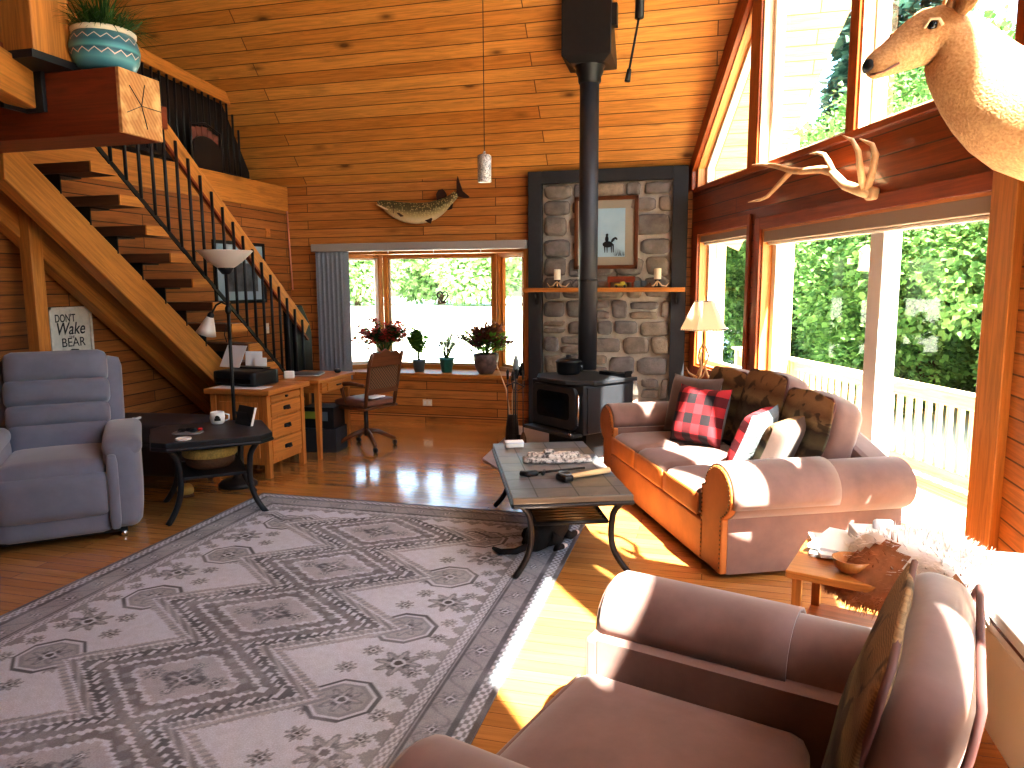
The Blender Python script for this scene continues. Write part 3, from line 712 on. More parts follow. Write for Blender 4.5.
# ------------------------------------------------------------------ staircase
t = thing('staircase', 'open tread pine staircase with black balusters climbing to the loft', 'staircase', (-4.35, 5.8, 0))
T = TR(4.35, -5.8, 0)
for x in (-4.42, -4.80):
    b = MB(T); sl_ = -.80
    def up_(y): return 2.445 - .80 * (y - 3.957)
    y1 = 7.0
    b.prism([(3.80, up_(3.80)), (3.80, up_(3.80) - .30), (6.63, 0.0), (y1, 0.0)][::-1], x, x + .12, 'yz', (0, 1, -.8))
    b.build('stringer', M['honey'], t, bevel=.008)
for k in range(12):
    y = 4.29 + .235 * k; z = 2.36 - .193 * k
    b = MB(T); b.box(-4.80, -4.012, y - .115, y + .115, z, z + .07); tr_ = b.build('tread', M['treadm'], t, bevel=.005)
    b = MB(T); b.box(-4.012, -4.0, y - .115, y + .115, z, z + .07, 'y'); b.build('tread_lit_end', M['honey'], tr_)  # lighter cap stands in for window light on the tread end
    if z > .3:
        b = MB(T); b.box(-4.44, -4.295, y - .085, y - .075, z - .13, z); b.box(-4.44, -4.295, y - .085, y + .10, z - .012, z); b.build('tread_bracket', M['black'], t)
b = MB(T); b.bar((-4.0, 4.20, 2.565), (-4.0, 7.25, .04), .012, .032); b.build('bottom_rail', M['black'], t)
def hr(y): return 2.70 - .84 * (y - 5)
b = MB(T); b.bar((-4.035, 4.55, hr(4.55)), (-4.035, 6.85, hr(6.85)), .04, .150); b.build('handrail', M['honey'], t, bevel=.008)
b = MB(T); b.bar((-4.012, 4.5, hr(4.5) - .10), (-4.012, 6.85, hr(6.85) - .10), .02, .022); b.build('rail_strap', M['timber'], t)
y = 4.345
while y < 6.8:
    b = MB(T); b.cyl((-3.995, y, 2.53 - .828 * (y - 4.25)), (-3.995, y, min(hr(y) + .01, 3.2)), .0125, n=8); b.build('baluster', M['black'], t); y += .1325
b = MB(T); b.prism([(6.66, .0), (6.66, 1.40), (6.80, 1.40), (6.93, 1.22), (6.97, 1.1), (6.97, 0)][::-1], -4.11, -4.03, 'yz'); b.build('newel', M['black'], t, bevel=.01)
b = MB(T); b.box(-4.10, -4.045, 6.55, 6.62, 0, 1.42, 'z'); b.build('newel', M['black'], t, bevel=.006)

# loft railing
ra, rb = Vector((-4.72, 4.75, 0)), Vector((-5.13, 7.47, 0)); rd = (rb - ra).normalized()
t = thing('loft_railing', 'black barred railing with a honey wood top rail along the loft edge', 'railing', (ra.x, ra.y, 2.72))
T = TR(-ra.x, -ra.y, -2.72)
b = MB(T); b.bar((ra.x, ra.y, 3.60), (rb.x, rb.y, 3.60), .05, .115); b.build('top_rail', M['honey'], t, bevel=.006)
b = MB(T); b.bar((ra.x, ra.y, 2.80), (rb.x, rb.y, 2.80), .03, .03); b.build('bottom_rail', M['black'], t)
n = 22
for i in range(n + 1):
    p = ra.lerp(rb, i / n); q = min(3.56, CZ(p.y) - .02)
    b = MB(T); b.cyl((p.x, p.y, 2.79), (p.x, p.y, q), .012, n=8); b.build('baluster', M['black'], t)
sd = Vector((-rd.y, rd.x, 0))
b = MB(); a_ = ra + sd * .08; c_ = rb + sd * .08 + rd * .3
pts = [(a_.x, a_.y, 2.72), (c_.x, c_.y, 2.72)]
w_ = Vector((c_.x - a_.x, c_.y - a_.y, 0)); L = w_.length; Tm = TR(a_.x, a_.y, 0) @ RZ(math.atan2(w_.y, w_.x))
b = MB(Tm); b.prism([(-.1, 2.72), (3.14, 2.72), (3.14, 2.92), (2.58, 3.55), (-.1, 3.55)], 0, .03, 'xz', (0, 0, 1))  # dark panel put in so the loft reads dark between the bars
struct(b.build('trim_27', M['dk' + 'panel'] if 'dkpanel' in M else M['charcoal']), 'added dark boarded panel behind the loft railing')
# arched thing seen between the bars
p = ra.lerp(rb, .70) + sd * -.05
t = thing('arched_screen', 'dark arched rack with reddish panels standing behind the loft railing', 'screen', (p.x, p.y, 2.745), math.atan2(rd.y, rd.x))
b = MB(); b.lathe([(0, 0), (0, 0)], n=3) if False else None
pts = [(-.27, 0), (.27, 0), (.27, .22)] + [(.27 * math.cos(a * PI / 12), .22 + .12 * math.sin(a * PI / 12)) for a in range(1, 12)] + [(-.27, .22)]
b.prism(pts[::-1], -.02, .0, 'xz'); b.build('arched_panel', M['black'], t)
for i in range(5):
    b = MB(); b.box(-.265 + i * .108, -.175 + i * .108, .002, .012, .26, .44 - .02 * abs(i - 2)); b.build('clay_panel', M['clay'], t)
b = MB(); b.tube([(-.29, -.01, 0), (-.29, -.01, .42), (0, -.01, .47), (.29, -.01, .42), (.29, -.01, 0)], .012, 6); b.build('wire_frame', M['iron'], t)

# ------------------------------------------------------------------ potted grass on the beam
def grass_pot():
    t = thing('potted_grass', 'trailing green plant in a blue banded pot on the end of the dark beam', 'plant', (-3.215, 3.515, 2.737))
    t.scale = (.9, .9, .95)
    b = MB(); b.lathe([(.11, 0), (.16, .03), (.19, .09), (.195, .14), (.18, .19), (.165, .215)], n=32); b.build('pot', M['potglaze'], t)
    b = MB(); b.lathe([(.165, .212), (.178, .215), (.180, .235), (.168, .243), (.155, .238), (.155, .20)], n=32); b.build('pot_rim', M['candle'], t)
    b = MB(); b.lathe([(0, .222), (.158, .222)], n=24); b.build('soil', M['soil'], t)
    random.seed(3); b = MB()
    for i in range(620):
        a = random.uniform(0, 2 * PI); r0 = random.uniform(0, .13); el = random.uniform(.2, 1.35)
        p = Vector((math.cos(a) * r0, math.sin(a) * r0, .22)); L = random.uniform(.16, .30)
        d = Vector((math.cos(a) * math.cos(el), math.sin(a) * math.cos(el), math.sin(el)))
        q = p + d * L * .5; e = q + (d + Vector((0, 0, -.9 * random.random() - .25))).normalized() * L * .5
        s = d.cross(Vector((0, 0, 1))).normalized() * .0035
        b._add([tuple(p - s), tuple(p + s), tuple(q + s), tuple(q - s), tuple(e)], [(0, 1, 2, 3), (3, 2, 4)], (1, 0, 0))
    b.build('foliage', M['dkgreen'], t)
grass_pot()

# ------------------------------------------------------------------ pendant light
t = thing('pendant_light', 'small hammered silver cylinder pendant on a long thin cord', 'pendant lamp', (-1.55, 5.1, 2.31))
b = MB(); b.lathe([(.046, 0), (.048, .004), (.048, .178), (.040, .186), (.012, .192), (.008, .21), (.0, .21)], n=24); b.lathe([(.040, .005), (.040, .1)], n=24); b.build('shade', M['hammered'], t)
b = MB(); b.cyl((0, 0, .20), (0, 0, CZ(5.1) - 2.33), .003, n=6); b.build('cord', M['iron'], t)
b = MB(); b.lathe([(0, .04), (.02, .05), (.02, .1), (0, .11)], n=12); b.build('bulb', M['frost'], t)

# ------------------------------------------------------------------ chimney pipe, box and rod
px_, py_ = -1.115, 6.98
t = thing('stove_pipe', 'tall matte black pipe rising from the wood stove to the ceiling box', 'stove pipe', (px_, py_, .79))
b = MB(TR(-px_, -py_, -.79)); b.lathe([(.088, .79), (.088, 3.45)], (px_, py_, 0), 28); b.build('pipe', M['pipe'], t)
b = MB(TR(-px_, -py_, -.79)); b.lathe([(.092, 3.40), (.105, 3.42), (.105, 3.46), (.125, 3.50), (.125, 3.53), (.15, 3.56), (.15, 3.62)], (px_, py_, 0), 28); b.build('collar', M['black'], t)
b = MB(TR(-px_, -py_, -.79)); b.lathe([(.0885, 1.62), (.091, 1.622), (.091, 1.64), (.0885, 1.642)], (px_, py_, 0), 28); b.build('pipe_joint', M['black'], t)
t = thing('chimney_support_box', 'black square chimney support box hanging from the pine ceiling', 'chimney box', (px_, py_, 3.55), 0)
b = MB(); w_ = .22; zt = CZ(py_ - .22) - 3.55 - .01; zk = CZ(py_ + .22) - 3.55 - .02
b._add([(-w_ * .7, -w_ * .7, .0), (w_ * .7, -w_ * .7, .0), (w_ * .7, w_ * .7, .0), (-w_ * .7, w_ * .7, .0), (-w_, -w_, .05), (w_, -w_, .05), (w_, w_, .02), (-w_, w_, .02), (-w_, -w_, zt), (w_, -w_, zt), (w_, w_, zk), (-w_, w_, zk)],
       [(3, 2, 1, 0), (0, 1, 5, 4), (1, 2, 6, 5), (2, 3, 7, 6), (3, 0, 4, 7), (4, 5, 9, 8), (5, 6, 10, 9), (6, 7, 11, 10), (7, 4, 8, 11)], (0, 0, 1))
b.build('box', M['black'], t, bevel=.006)
b = MB(); b.box(.22, .265, -.20, -.10, .28, .46); b.build('side_bracket', M['black'], t)
t = thing('ceiling_fan_arm', 'slim black rod with a knob hanging from a black canopy beside the chimney box', 'fixture', (-.66, 6.6, 3.30))
b = MB(); b.cyl((.02, 0, .50), (.03, 0, .94), .038, n=14); b.build('canopy', M['black'], t)
b = MB(); b.cyl((-.06, 0, .08), (.02, 0, .52), .010, n=8); b.build('rod', M['black'], t)
b = MB(); b.cyl((-.072, 0, .0), (-.056, 0, .10), .026, .018, n=12); b.build('knob', M['black'], t)

# ------------------------------------------------------------------ wood stove
sa = math.atan2(6.2 - 6.672, -.992 + 1.595)
SC = Vector((-1.13, 6.77, .02))
t = thing('wood_stove', 'black steel wood stove with a glass door on the hearth pad', 'stove', SC, sa)
w_, d_ = .36, .31
b = MB(); b.box(-w_ * .72, w_ * .72, -d_ * .6, d_ * .75, 0, .28); b.build('pedestal', M['black'], t, bevel=.006)
b = MB(); b.box(-w_, w_, -d_, d_, .26, .70); b.build('firebox', M['stovem'], t, bevel=.012)
b = MB(); b.prism([(-w_ - .03, -d_ + .10), (-w_ * .55, -d_ - .07), (w_ * .55, -d_ - .07), (w_ + .03, -d_ + .10), (w_ + .03, d_ + .02), (-w_ - .03, d_ + .02)], .70, .735, 'xy'); b.build('top_plate', M['stovem'], t, bevel=.006)
b = MB(); b.box(-w_ * .95, w_ * .95, -d_ - .12, -d_ + .01, .245, .275); b.build('ash_lip', M['stovem'], t, bevel=.006)
def rr(w, h, r, n=5, cx=0, cz=0):
    o = []
    for qx, qz, a0 in ((1, 1, 0), (-1, 1, PI / 2), (-1, -1, PI), (1, -1, 1.5 * PI)):
        for i in range(n + 1):
            a = a0 + PI / 2 * i / n; o.append((cx + qx * (w / 2 - r) + r * math.cos(a), cz + qz * (h / 2 - r) + r * math.sin(a)))
    return o
b = MB(); b.prism(rr(.60, .38, .06, cz=.485), -d_ - .045, -d_ - .005); d = b.build('door', M['stovem'], t, bevel=.01)
b = MB(); b.prism(rr(.44, .24, .04, cz=.50), -d_ - .052, -d_ - .044); b.build('door_glass', M['glassdark'], d)
b = MB(); b.cyl((.325, -d_ - .03, .34), (.325, -d_ - .03, .62), .012, n=8); b.build('hinge_rod', M['chrome'], d)
b = MB(); b.tube([(.30, -d_ - .04, .30), (.27, -d_ - .10, .28), (.34, -d_ - .13, .28)], .010, 8); b.build('door_handle', M['chrome'], d)
b = MB(); b.box(w_ + .001, w_ + .014, -d_ + .04, d_ - .08, .27, .68); b.build('side_shield', M['stovem'], t, bevel=.004)
b = MB(); b.box(.02, .36, .20, .28, .735, .765); b.box(.35, .36, .20, .29, .765, .79); b.build('warming_tray', M['black'], t)
def on_stove(x, y, z=.755): return SC + RZ(sa) @ Vector((x, y, z - .02))
# dutch oven
t = thing('cast_iron_pot', 'round black cast iron pot with a lid on the wood stove', 'pot', on_stove(-.17, -.02, .757), .3)
b = MB(); b.lathe([(.095, 0), (.112, .02), (.118, .11), (.126, .115)], n=24); b.build('pot_body', M['black'], t)
b = MB(); b.lathe([(.127, .115), (.11, .135), (.06, .150), (.025, .155), (.025, .175), (.0, .18)], n=24); b.build('lid', M['black'], t)
b = MB(); b.tube([(.108, 0, .09), (.13, 0, .07), (.125, 0, .02)], .004, 6); b.build('bail_handle', M['chrome'], t)
for i, (x, y, lab) in enumerate(((-.34, .22, 'small black figurine at the left rear corner of the stove top'), (-.27, .24, 'small black figurine between the pot and the left rear corner of the stove'))):
    t = thing('metal_figurine', lab, 'figurine', on_stove(x, y), .3)
    b = MB(); b.lathe([(.022, 0), (.022, .008), (.010, .012), (.014, .05), (.018, .08), (.008, .095), (.013, .11), (.0, .125)], n=10); b.build('body', M['black'], t)
    b = MB(); b.tube([(-.015, 0, .075), (-.03, 0, .05)], .004, 5); b.build('arm', M['black'], t)

# fireplace tool stand
t = thing('fireplace_tool_set', 'wrought iron fireplace tool stand with brush beside the stove', 'fireplace tools', (-1.76, 6.72, .02))
b = MB(); b.lathe([(.12, 0), (.12, .015), (.02, .02), (.012, .03)], n=16); b.build('base', M['iron'], t)
b = MB(); b.cyl((0, 0, .02), (0, 0, .78), .008, n=8); b.tube([(-.09, 0, .62), (0, 0, .66), (.09, 0, .62)], .006, 6); b.build('post', M['iron'], t)
for i, a in enumerate((0, 1.6, 3.1, 4.7)):
    x, y = .075 * math.cos(a), .075 * math.sin(a)
    b = MB(); b.cyl((x, y, .10), (x, y, .68), .005, n=6); b.lathe([(.0, .68), (.012, .69), (.012, .74), (.016, .76), (0, .785)], (x, y, 0), 8)
    o = b.build('tool', M['iron'], t)
    b = MB()
    if i == 0: b.lathe([(.012, .18), (.03, .13), (.035, .05), (0, .05)], (x, y, 0), 10); b.build('brush_head', M['wicker2'], o)
    if i == 1: b.box(x - .035, x + .035, y - .006, y + .006, .03, .14); b.build('shovel_blade', M['iron'], o)
t = thing('ornamental_stem', 'dried pampas plume and curved antler stems by the stove', 'ornament', (-1.86, 6.98, .02))
b = MB(); b.tube([(0, 0, 0.02), (.0, 0, .5), (.04, 0, .72)], .006, 6); b.tube([(0, 0, .1), (-.06, 0, .55), (-.16, 0, .80)], [.01, .008, .003], 6); b.build('stem', M['antler'], t)
b = MB(); b.lathe([(0, 0), (.03, .03), (.032, .1), (.015, .16), (0, .18)], (.04, 0, .72), 10); b.build('plume', M['sherpa'], t)
b = MB(); b.lathe([(.07, 0.02), (.075, .04), (.06, .22), (.045, .30)], n=14); b.build('vase', M['iron'], t)
t = thing('hanging_binoculars', 'black binoculars with a strap on the right end of the window sill', 'binoculars', (-2.05, 8.02, .584), .3)
for s in (-1, 1):
    b = MB(); b.cyl((s * .032, 0, 0), (s * .028, 0, .14), .030, .02, n=12); b.build('barrel', M['black'], t)
b = MB(); b.cyl((0, 0, .03), (0, 0, .10), .014, n=8); b.build('hinge', M['black'], t)
b = MB(); b.tube([(-.06, 0, .09), (-.10, -.08, .0), (-.08, -.085, -.14), (-.02, -.085, -.16), (.05, -.085, -.12), (.06, -.03, .09)], .006, 6); b.build('strap', M['black'], t)

# ------------------------------------------------------------------ mantel and what stands on it
t = thing('mantel_shelf', 'honey wood mantel shelf across the stone chimney wall', 'shelf', (-1.09, 7.80, 1.515))
b = MB(); b.box(-.845, .845, -.09, .085, 0, .045); b.build('board', M['oak'], t, bevel=.005)
for x in (-.72, .755):
    b = MB(); b.box(x - .02, x + .02, -.05, .078, -.012, 0); b.box(x - .02, x + .02, .065, .078, -.13, 0); b.tube([(x, -.03, -.01), (x, .02, -.06), (x, .07, -.11)], .007, 6); b.build('bracket', M['iron'], t)
def candle(x, lab, fl):
    t = thing('antler_candle_holder', lab, 'candle holder', (x, 7.80, 1.56), .0)
    b = MB(); b.lathe([(.045, 0), (.045, .008), (.02, .02), (.018, .06), (.034, .075), (.034, .082)], n=16); b.build('cup', M['iron'], t)
    for k, (a, s_) in enumerate(((fl, 1.0), (PI - fl, .8), (fl + 1.2, .7))):
        c, si = math.cos(a), math.sin(a)
        b = MB(); b.tube([(0, -.02, .07), (.05 * c * s_, -.04, .02), (.10 * c * s_, -.03 + .03 * si, .012), (.135 * c * s_, -.02 + .03 * si, .05)], [.007, .008, .007, .002], 6); b.build('antler_tine', M['antler'], t)
    b = MB(); b.lathe([(.035, 0), (.036, .005), (.036, .108), (.030, .112), (.004, .108)], (0, 0, 0), 20)
    o = b.build('pillar_candle', M['candle']); o.location = (x, 7.80, 1.643); tag(o, 'ivory pillar candle on the %s antler holder of the mantel' % ('left' if x < -1 else 'right'), 'candle')
    b = MB(); b.cyl((0, 0, .105), (0, 0, .122), .0015, n=5); b.build('wick', M['black'], o)
candle(-1.575, 'antler candle holder at the left end of the mantel', .2); candle(-.525, 'antler candle holder at the right end of the mantel', .5)
t = thing('wire_sculpture', 'tangled black wire sculpture beside the left candle', 'ornament', (-1.36, 7.81, 1.56))
random.seed(5)
for k in range(7):
    a = random.uniform(0, 6.28); b = MB(); x = random.uniform(-.09, .09)
    b.tube([(x, 0, .004), (x + .03 * math.cos(a), .02 * math.sin(a), .05), (x + .06 * math.cos(a + 1), .02, .09), (x + .09 * math.cos(a + 2), 0, .05)], .003, 5); b.build('wire', M['iron'], t)
t = thing('wooden_box', 'dark red long wooden box on short legs behind the stove pipe on the mantel', 'box', (-.90, 7.82, 1.56))
b = MB(); b.box(-.14, .14, -.04, .04, .055, .115); b.build('box_body', M['timber'], t, bevel=.004)
for s in (-1, 1):
    b = MB(); b.box(s * .12 - .01, s * .12 + .01, -.03, .03, 0, .055); b.build('leg', M['timber'], t)
b = MB(); b.box(-.05, -.04, -.005, .005, .115, .14); b.build('peg', M['black'], t)
t = thing('toy_tractor', 'small yellow green metal ornament in front of the wooden box', 'ornament', (-.90, 7.755, 1.56))
b = MB(); b.rbox((.13, .04, .03), (0, 0, .025), .01, n=3); b.rbox((.05, .036, .03), (.02, 0, .048), .01, n=3); b.build('body', M['yellow'], t)
for x in (-.04, .045):
    b = MB(); b.cyl((x, -.022, .014), (x, .022, .014), .014, n=12); b.build('wheel', M['black'], t)
t = thing('slate_stand', 'small blue grey card stand beside the right candle holder', 'ornament', (-.70, 7.80, 1.56), -.1)
for s in (-1, 1):
    b = MB(); b.box(s * .035 - .028, s * .035 + .028, -.004, .004, 0, .07); b.build('card', M['bluegrey'], t)
b = MB(); b.prism([(-.05, 0), (.05, 0), (.02, .05)], -.01, .01); o = b.build('driftwood_wedge', M['wicker2']); o.location = (-.62, 7.78, 1.56); tag(o, 'brown wooden wedge leaning beside the right candle holder', 'ornament')

# framed picture
t = thing('framed_picture', 'wood framed winter picture of a rider on a dark horse above the mantel', 'picture', (-1.075, 7.90, 2.13))
w_, h_ = .335, .375
b = MB()
for (a, c, e, f_) in ((-w_, w_, h_ - .04, h_), (-w_, w_, -h_, -h_ + .04), (-w_, -w_ + .04, -h_, h_), (w_ - .04, w_, -h_, h_)): b.box(a, c, -.02, .012, e, f_, 'x' if c - a > .1 else 'z')
b.build('frame', M['darkoak'], t, bevel=.006)
b = MB(); b.box(-w_ + .035, w_ - .035, -.004, .008, -h_ + .035, h_ - .035); b.build('mat_board', M['matb'], t)
o = MB(); o._add([(-.20, -.006, -.25), (.20, -.006, -.25), (.20, -.006, .25), (-.20, -.006, .25)], [(0, 1, 2, 3)], (1, 0, 0)); o = o.build('painting', M['paint'], t)
b = MB()
hx, hz = .02, -.12
def blob(cx, cz, rx, rz, rot=0, n=14):
    b.prism([(cx + rx * math.cos(2 * PI * k / n) * math.cos(rot) - rz * math.sin(2 * PI * k / n) * math.sin(rot), cz + rx * math.cos(2 * PI * k / n) * math.sin(rot) + rz * math.sin(2 * PI * k / n) * math.cos(rot)) for k in range(n)], -.009, -.0065)
blob(hx, hz, .055, .032); blob(hx + .055, hz + .045, .028, .014, .9); blob(hx + .085, hz + .06, .02, .011, -.7); blob(hx - .01, hz + .055, .018, .035); blob(hx - .008, hz + .098, .013, .014)
for x in (-.04, -.015, .03, .05): b.prism([(hx + x, hz), (hx + x + .006, hz - .085), (hx + x + .013, hz - .085), (hx + x + .014, hz)][::1], -.009, -.0065)
b.build('rider', M['black'], o)
b = MB(); random.seed(2)
for k in range(26):
    x = random.uniform(.09, .19); b.prism([(x, -.24), (x + .004, -.24), (x + random.uniform(-.02, .02), -.24 + random.uniform(.02, .07))], -.009, -.0065)
b.build('brush_strokes', M['bluegrey'], o)

# ------------------------------------------------------------------ mounted pike
t = thing('mounted_fish', 'mounted speckled pike with dark fins on the pine wall above the window', 'fish', (-3.12, 7.89, 2.45))
secs = []
pth = [(-.555, .085, .014), (-.50, .066, .036), (-.43, .035, .064), (-.36, .0, .088), (-.26, -.035, .108), (-.14, -.058, .118), (0, -.062, .120), (.12, -.04, .106), (.22, .008, .082), (.30, .06, .058), (.36, .108, .042), (.405, .148, .042)]
for i, (x, z, r) in enumerate(pth):
    x0, z0, _ = pth[max(0, i - 1)]; x1, z1, _ = pth[min(len(pth) - 1, i + 1)]
    d = Vector((x1 - x0, 0, z1 - z0)).normalized(); u = Vector((-d.z, 0, d.x))
    secs.append(((x, 0, z), Vector((0, -r * .5, 0)), u * r))
b = MB(); b.loft(secs, 18)
body = b.build('body', M['fish'], t, sub=1, uvn=lambda c: (c.x, .5 + (c.z - (-.045 + .55 * max(0, abs(c.x) - .12) ** 1.1 * (1.0 if c.x > 0 else .45))) * 4.6))
def fin(name, pts, y=0):
    b = MB(); b.prism(pts, -.006 + y, .006 + y); b.build(name, M['fin'], t, bevel=.003)
fin('tail_fin', [(.40, .17), (.385, .12), (.44, .10), (.53, .085), (.55, .10), (.47, .165), (.44, .25), (.415, .33), (.40, .27)][::-1])
fin('dorsal_fin', [(.17, .07), (.29, .10), (.27, .16), (.24, .195), (.19, .19), (.16, .14)][::-1])
fin('anal_fin', [(.25, .0), (.33, .055), (.355, .03), (.345, -.02), (.30, -.035), (.26, -.02)][::-1])
fin('pelvic_fin', [(.02, -.12), (.11, -.10), (.12, -.13), (.10, -.18), (.07, -.165), (.03, -.14)][::-1], -.03)
fin('pectoral_fin', [(-.30, -.05), (-.25, -.05), (-.20, -.09), (-.25, -.095)][::-1], -.045)
b = MB(); b.loft([((-.565, 0, .055), (0, -.010, 0), (0, 0, .006)), ((-.50, -.004, .028), (0, -.024, 0), (0, 0, .012)), ((-.42, -.006, -.005), (0, -.034, 0), (0, 0, .016)), ((-.36, -.004, -.03), (0, -.030, 0), (0, 0, .014))], 12); b.build('jaw', M['deerwhite'], t, sub=1)
b = MB(); b.rbox((.016, .01, .016), (-.455, -.026, .068), .005, n=2); b.build('eye', M['black'], t)
b = MB(); b.tube([(-.345, -.035, .045), (-.325, -.046, 0), (-.335, -.04, -.05)], .005, 6); b.build('gill', M['fin'], t)

# suncatcher
t = thing('heart_suncatcher', 'small wire heart suncatcher hanging in the bay window', 'suncatcher', (-3.08, 8.36, 1.46))
pts = []
for k in range(25):
    a = 2 * PI * k / 24; pts.append((.0055 * 16 * math.sin(a) ** 3 * .9, 0, .0055 * (13 * math.cos(a) - 5 * math.cos(2 * a) - 2 * math.cos(3 * a) - math.cos(4 * a))))
b = MB(); b.tube([(p[0]*.85, 0, p[2]*.85) for p in pts], .009, 6, cap=False); b.build('heart_wire', M['iron'], t)
b = MB(); b.cyl((0, 0, .06), (0, 0, .48), .001, n=4); b.build('thread', M['white'], t)
b = MB(); b.rbox((.07, .02, .025), (.01, 0, -.07), .01, n=3); b.build('charm', M['brass'], t)

# electrics
def plate(name, lab, T, w=.115, h=.075, cat='outlet', pm='candle'):
    t = thing(name, lab, cat, T.to_translation()); t.rotation_euler = T.to_euler()
    b = MB(); b.box(-w / 2, w / 2, -.006, 0, -h / 2, h / 2); b.build('plate', M[pm], t, bevel=.002)
    for s in (-1, 1):
        b = MB(); b.box(s * w * .24 - .014, s * w * .24 + .014, -.009, -.006, -.018, .018); b.build('socket', M['white' if pm == 'candle' else pm], t, bevel=.002)
    return t
plate('wall_outlet', 'ivory double outlet on the boards under the bay window', TR(-3.145, YB, .24))
plate('light_switch', 'ivory switch plate behind the stair balusters', TR(XL, 7.42, 1.12) @ RZ(PI / 2), .075, .115, 'switch')
plate('wall_vent', 'small tan wall plate high beside the corner', TR(XL, 7.53, 2.19) @ RZ(PI / 2), .09, .10, 'wall plate', 'oak')
b = MB(); b.tube([(-4.845, 7.93, 2.47), (-4.832, 7.93, 2.0), (-4.815, 7.93, 1.55)], .009, 8); struct(b.build('trim_30', plain('copper_rose', rgb(214, 150, 130), .35, .3)), 'thin pinkish rod running down the back corner')

# picture on left wall
t = thing('black_framed_picture', 'black framed picture with a pale mat seen through the stair balusters', 'picture', (XL + .002, 6.975, 1.74), PI / 2)
w_, h_ = .45, .325
b = MB()
for (a, c, e, f_) in ((-w_, w_, h_ - .035, h_), (-w_, w_, -h_, -h_ + .035), (-w_, -w_ + .035, -h_, h_), (w_ - .035, w_, -h_, h_)): b.box(a, c, -.02, 0, e, f_)
b.build('frame', M['black'], t, bevel=.003)
b = MB(); b.box(-w_ + .03, w_ - .03, -.008, 0, -h_ + .03, h_ - .03); b.build('mat_board', plain('pale_blue_mat', rgb(150, 170, 184), .5), t)
b = MB(); b.box(-.28, .30, -.010, -.008, -.20, .10); o = b.build('photograph', plain('grey_photograph', rgb(76, 80, 88), .4, nz=.6, nscale=9), t)
b = MB(); b.box(-.20, .24, -.0105, -.008, .13, .21); b.build('photograph', plain('pale_photograph', rgb(196, 206, 214), .4, nz=.15, nscale=9), t)

# sign
t = thing('wooden_sign', 'white wooden sign with black lettering and a bear on the wall behind the recliner', 'sign', (XL + .002, 4.73, 1.21), PI / 2)
w_, h_ = .20, .235
b = MB()
for i in range(4): b.box(-w_ + .02 + i * .09, -w_ + .108 + i * .09, -.016, 0, -h_ + .02, h_ - .02, 'z')
b.build('board', plain('whitewashed_board', rgb(206, 200, 190), .75, nz=.12, nscale=14), t)
b = MB()
for (a, c, e, f_) in ((-w_, w_, h_ - .02, h_), (-w_, w_, -h_, -h_ + .02), (-w_, -w_ + .02, -h_, h_), (w_ - .02, w_, -h_, h_)): b.box(a, c, -.03, 0, e, f_)
b.build('frame', plain('weathered_white_frame', rgb(212, 204, 194), .75, nz=.15, nscale=20), t)
def txt(nm, body, size, x, z, sh=0, bd=0, sx=1):
    text_mesh(nm, body, size, M['black'], t, TR(x, -.0175, z) @ RX(PI / 2) @ Matrix.Diagonal((sx, 1, 1, 1)), .0006, sh, bd)
txt('lettering', "DON'T", .085, -.05, .145, 0, .001, .72); txt('lettering', 'Wake', .135, -.01, .062, .25, .001, .85); txt('lettering', 'THE', .03, .0, -.002, 0, 0); txt('lettering', 'BEAR', .10, .012, -.045, 0, .0, .98)
bear = [(-.075, -.155), (-.07, -.13), (-.055, -.115), (-.04, -.105), (-.02, -.095), (.01, -.097), (.04, -.10), (.06, -.115), (.068, -.14), (.07, -.175), (.078, -.19), (.055, -.19), (.048, -.165), (.04, -.16), (.035, -.19), (.015, -.19), (.015, -.165), (-.01, -.165), (-.015, -.19), (-.035, -.19), (-.035, -.16), (-.05, -.155), (-.062, -.16)]
b = MB(); b.prism([(x + .01, z) for x, z in bear][::-1], -.0185, -.0165); b.build('bear_silhouette', M['black'], t)

# ------------------------------------------------------------------ filing cabinet
t = thing('oak_desk_cabinet', 'oak three drawer desk cabinet beside the stairs', 'cabinet', (-3.78, 5.58, 0))
for x in (-.26, .23):
    for y in (-.29, .24): b = MB(); b.box(x, x + .05, y, y + .05, 0, .70, 'z'); b.build('corner_post', M['oak'], t, bevel=.003)
b = MB(); b.box(-.24, .26, -.275, .275, .11, .70, 'z'); b.build('carcass', M['oak'], t)
b = MB(); b.box(-.30, .32, -.32, .33, .705, .75); b.build('top', M['oak'], t, bevel=.008)
for i, (z0, z1) in enumerate(((.15, .31), (.33, .49), (.51, .62), (.635, .69))):
    b = MB(); b.box(.262, .278, -.225, .225, z0, z1, 'y'); d = b.build('drawer', M['oak'], t, bevel=.003)
    zc_ = (z0 + z1) / 2
    if i < 3:
        b = MB(); b.rbox((.012, .10, .035), (.284, 0, zc_), .006, n=2); b.tube([(.29, -.035, zc_), (.305, -.02, zc_ - .012), (.305, .02, zc_ - .012), (.29, .035, zc_)], .005, 6); b.build('pull', M['black'], d)
    else:
        b = MB(); b.rbox((.02, .03, .02), (.286, 0, zc_), .006, n=2); b.build('pull', M['black'], d)
b = MB(); b.box(-.18, .19, -.288, -.278, .17, .64, 'z'); b.build('side_panel', M['oak'], t, bevel=.004)
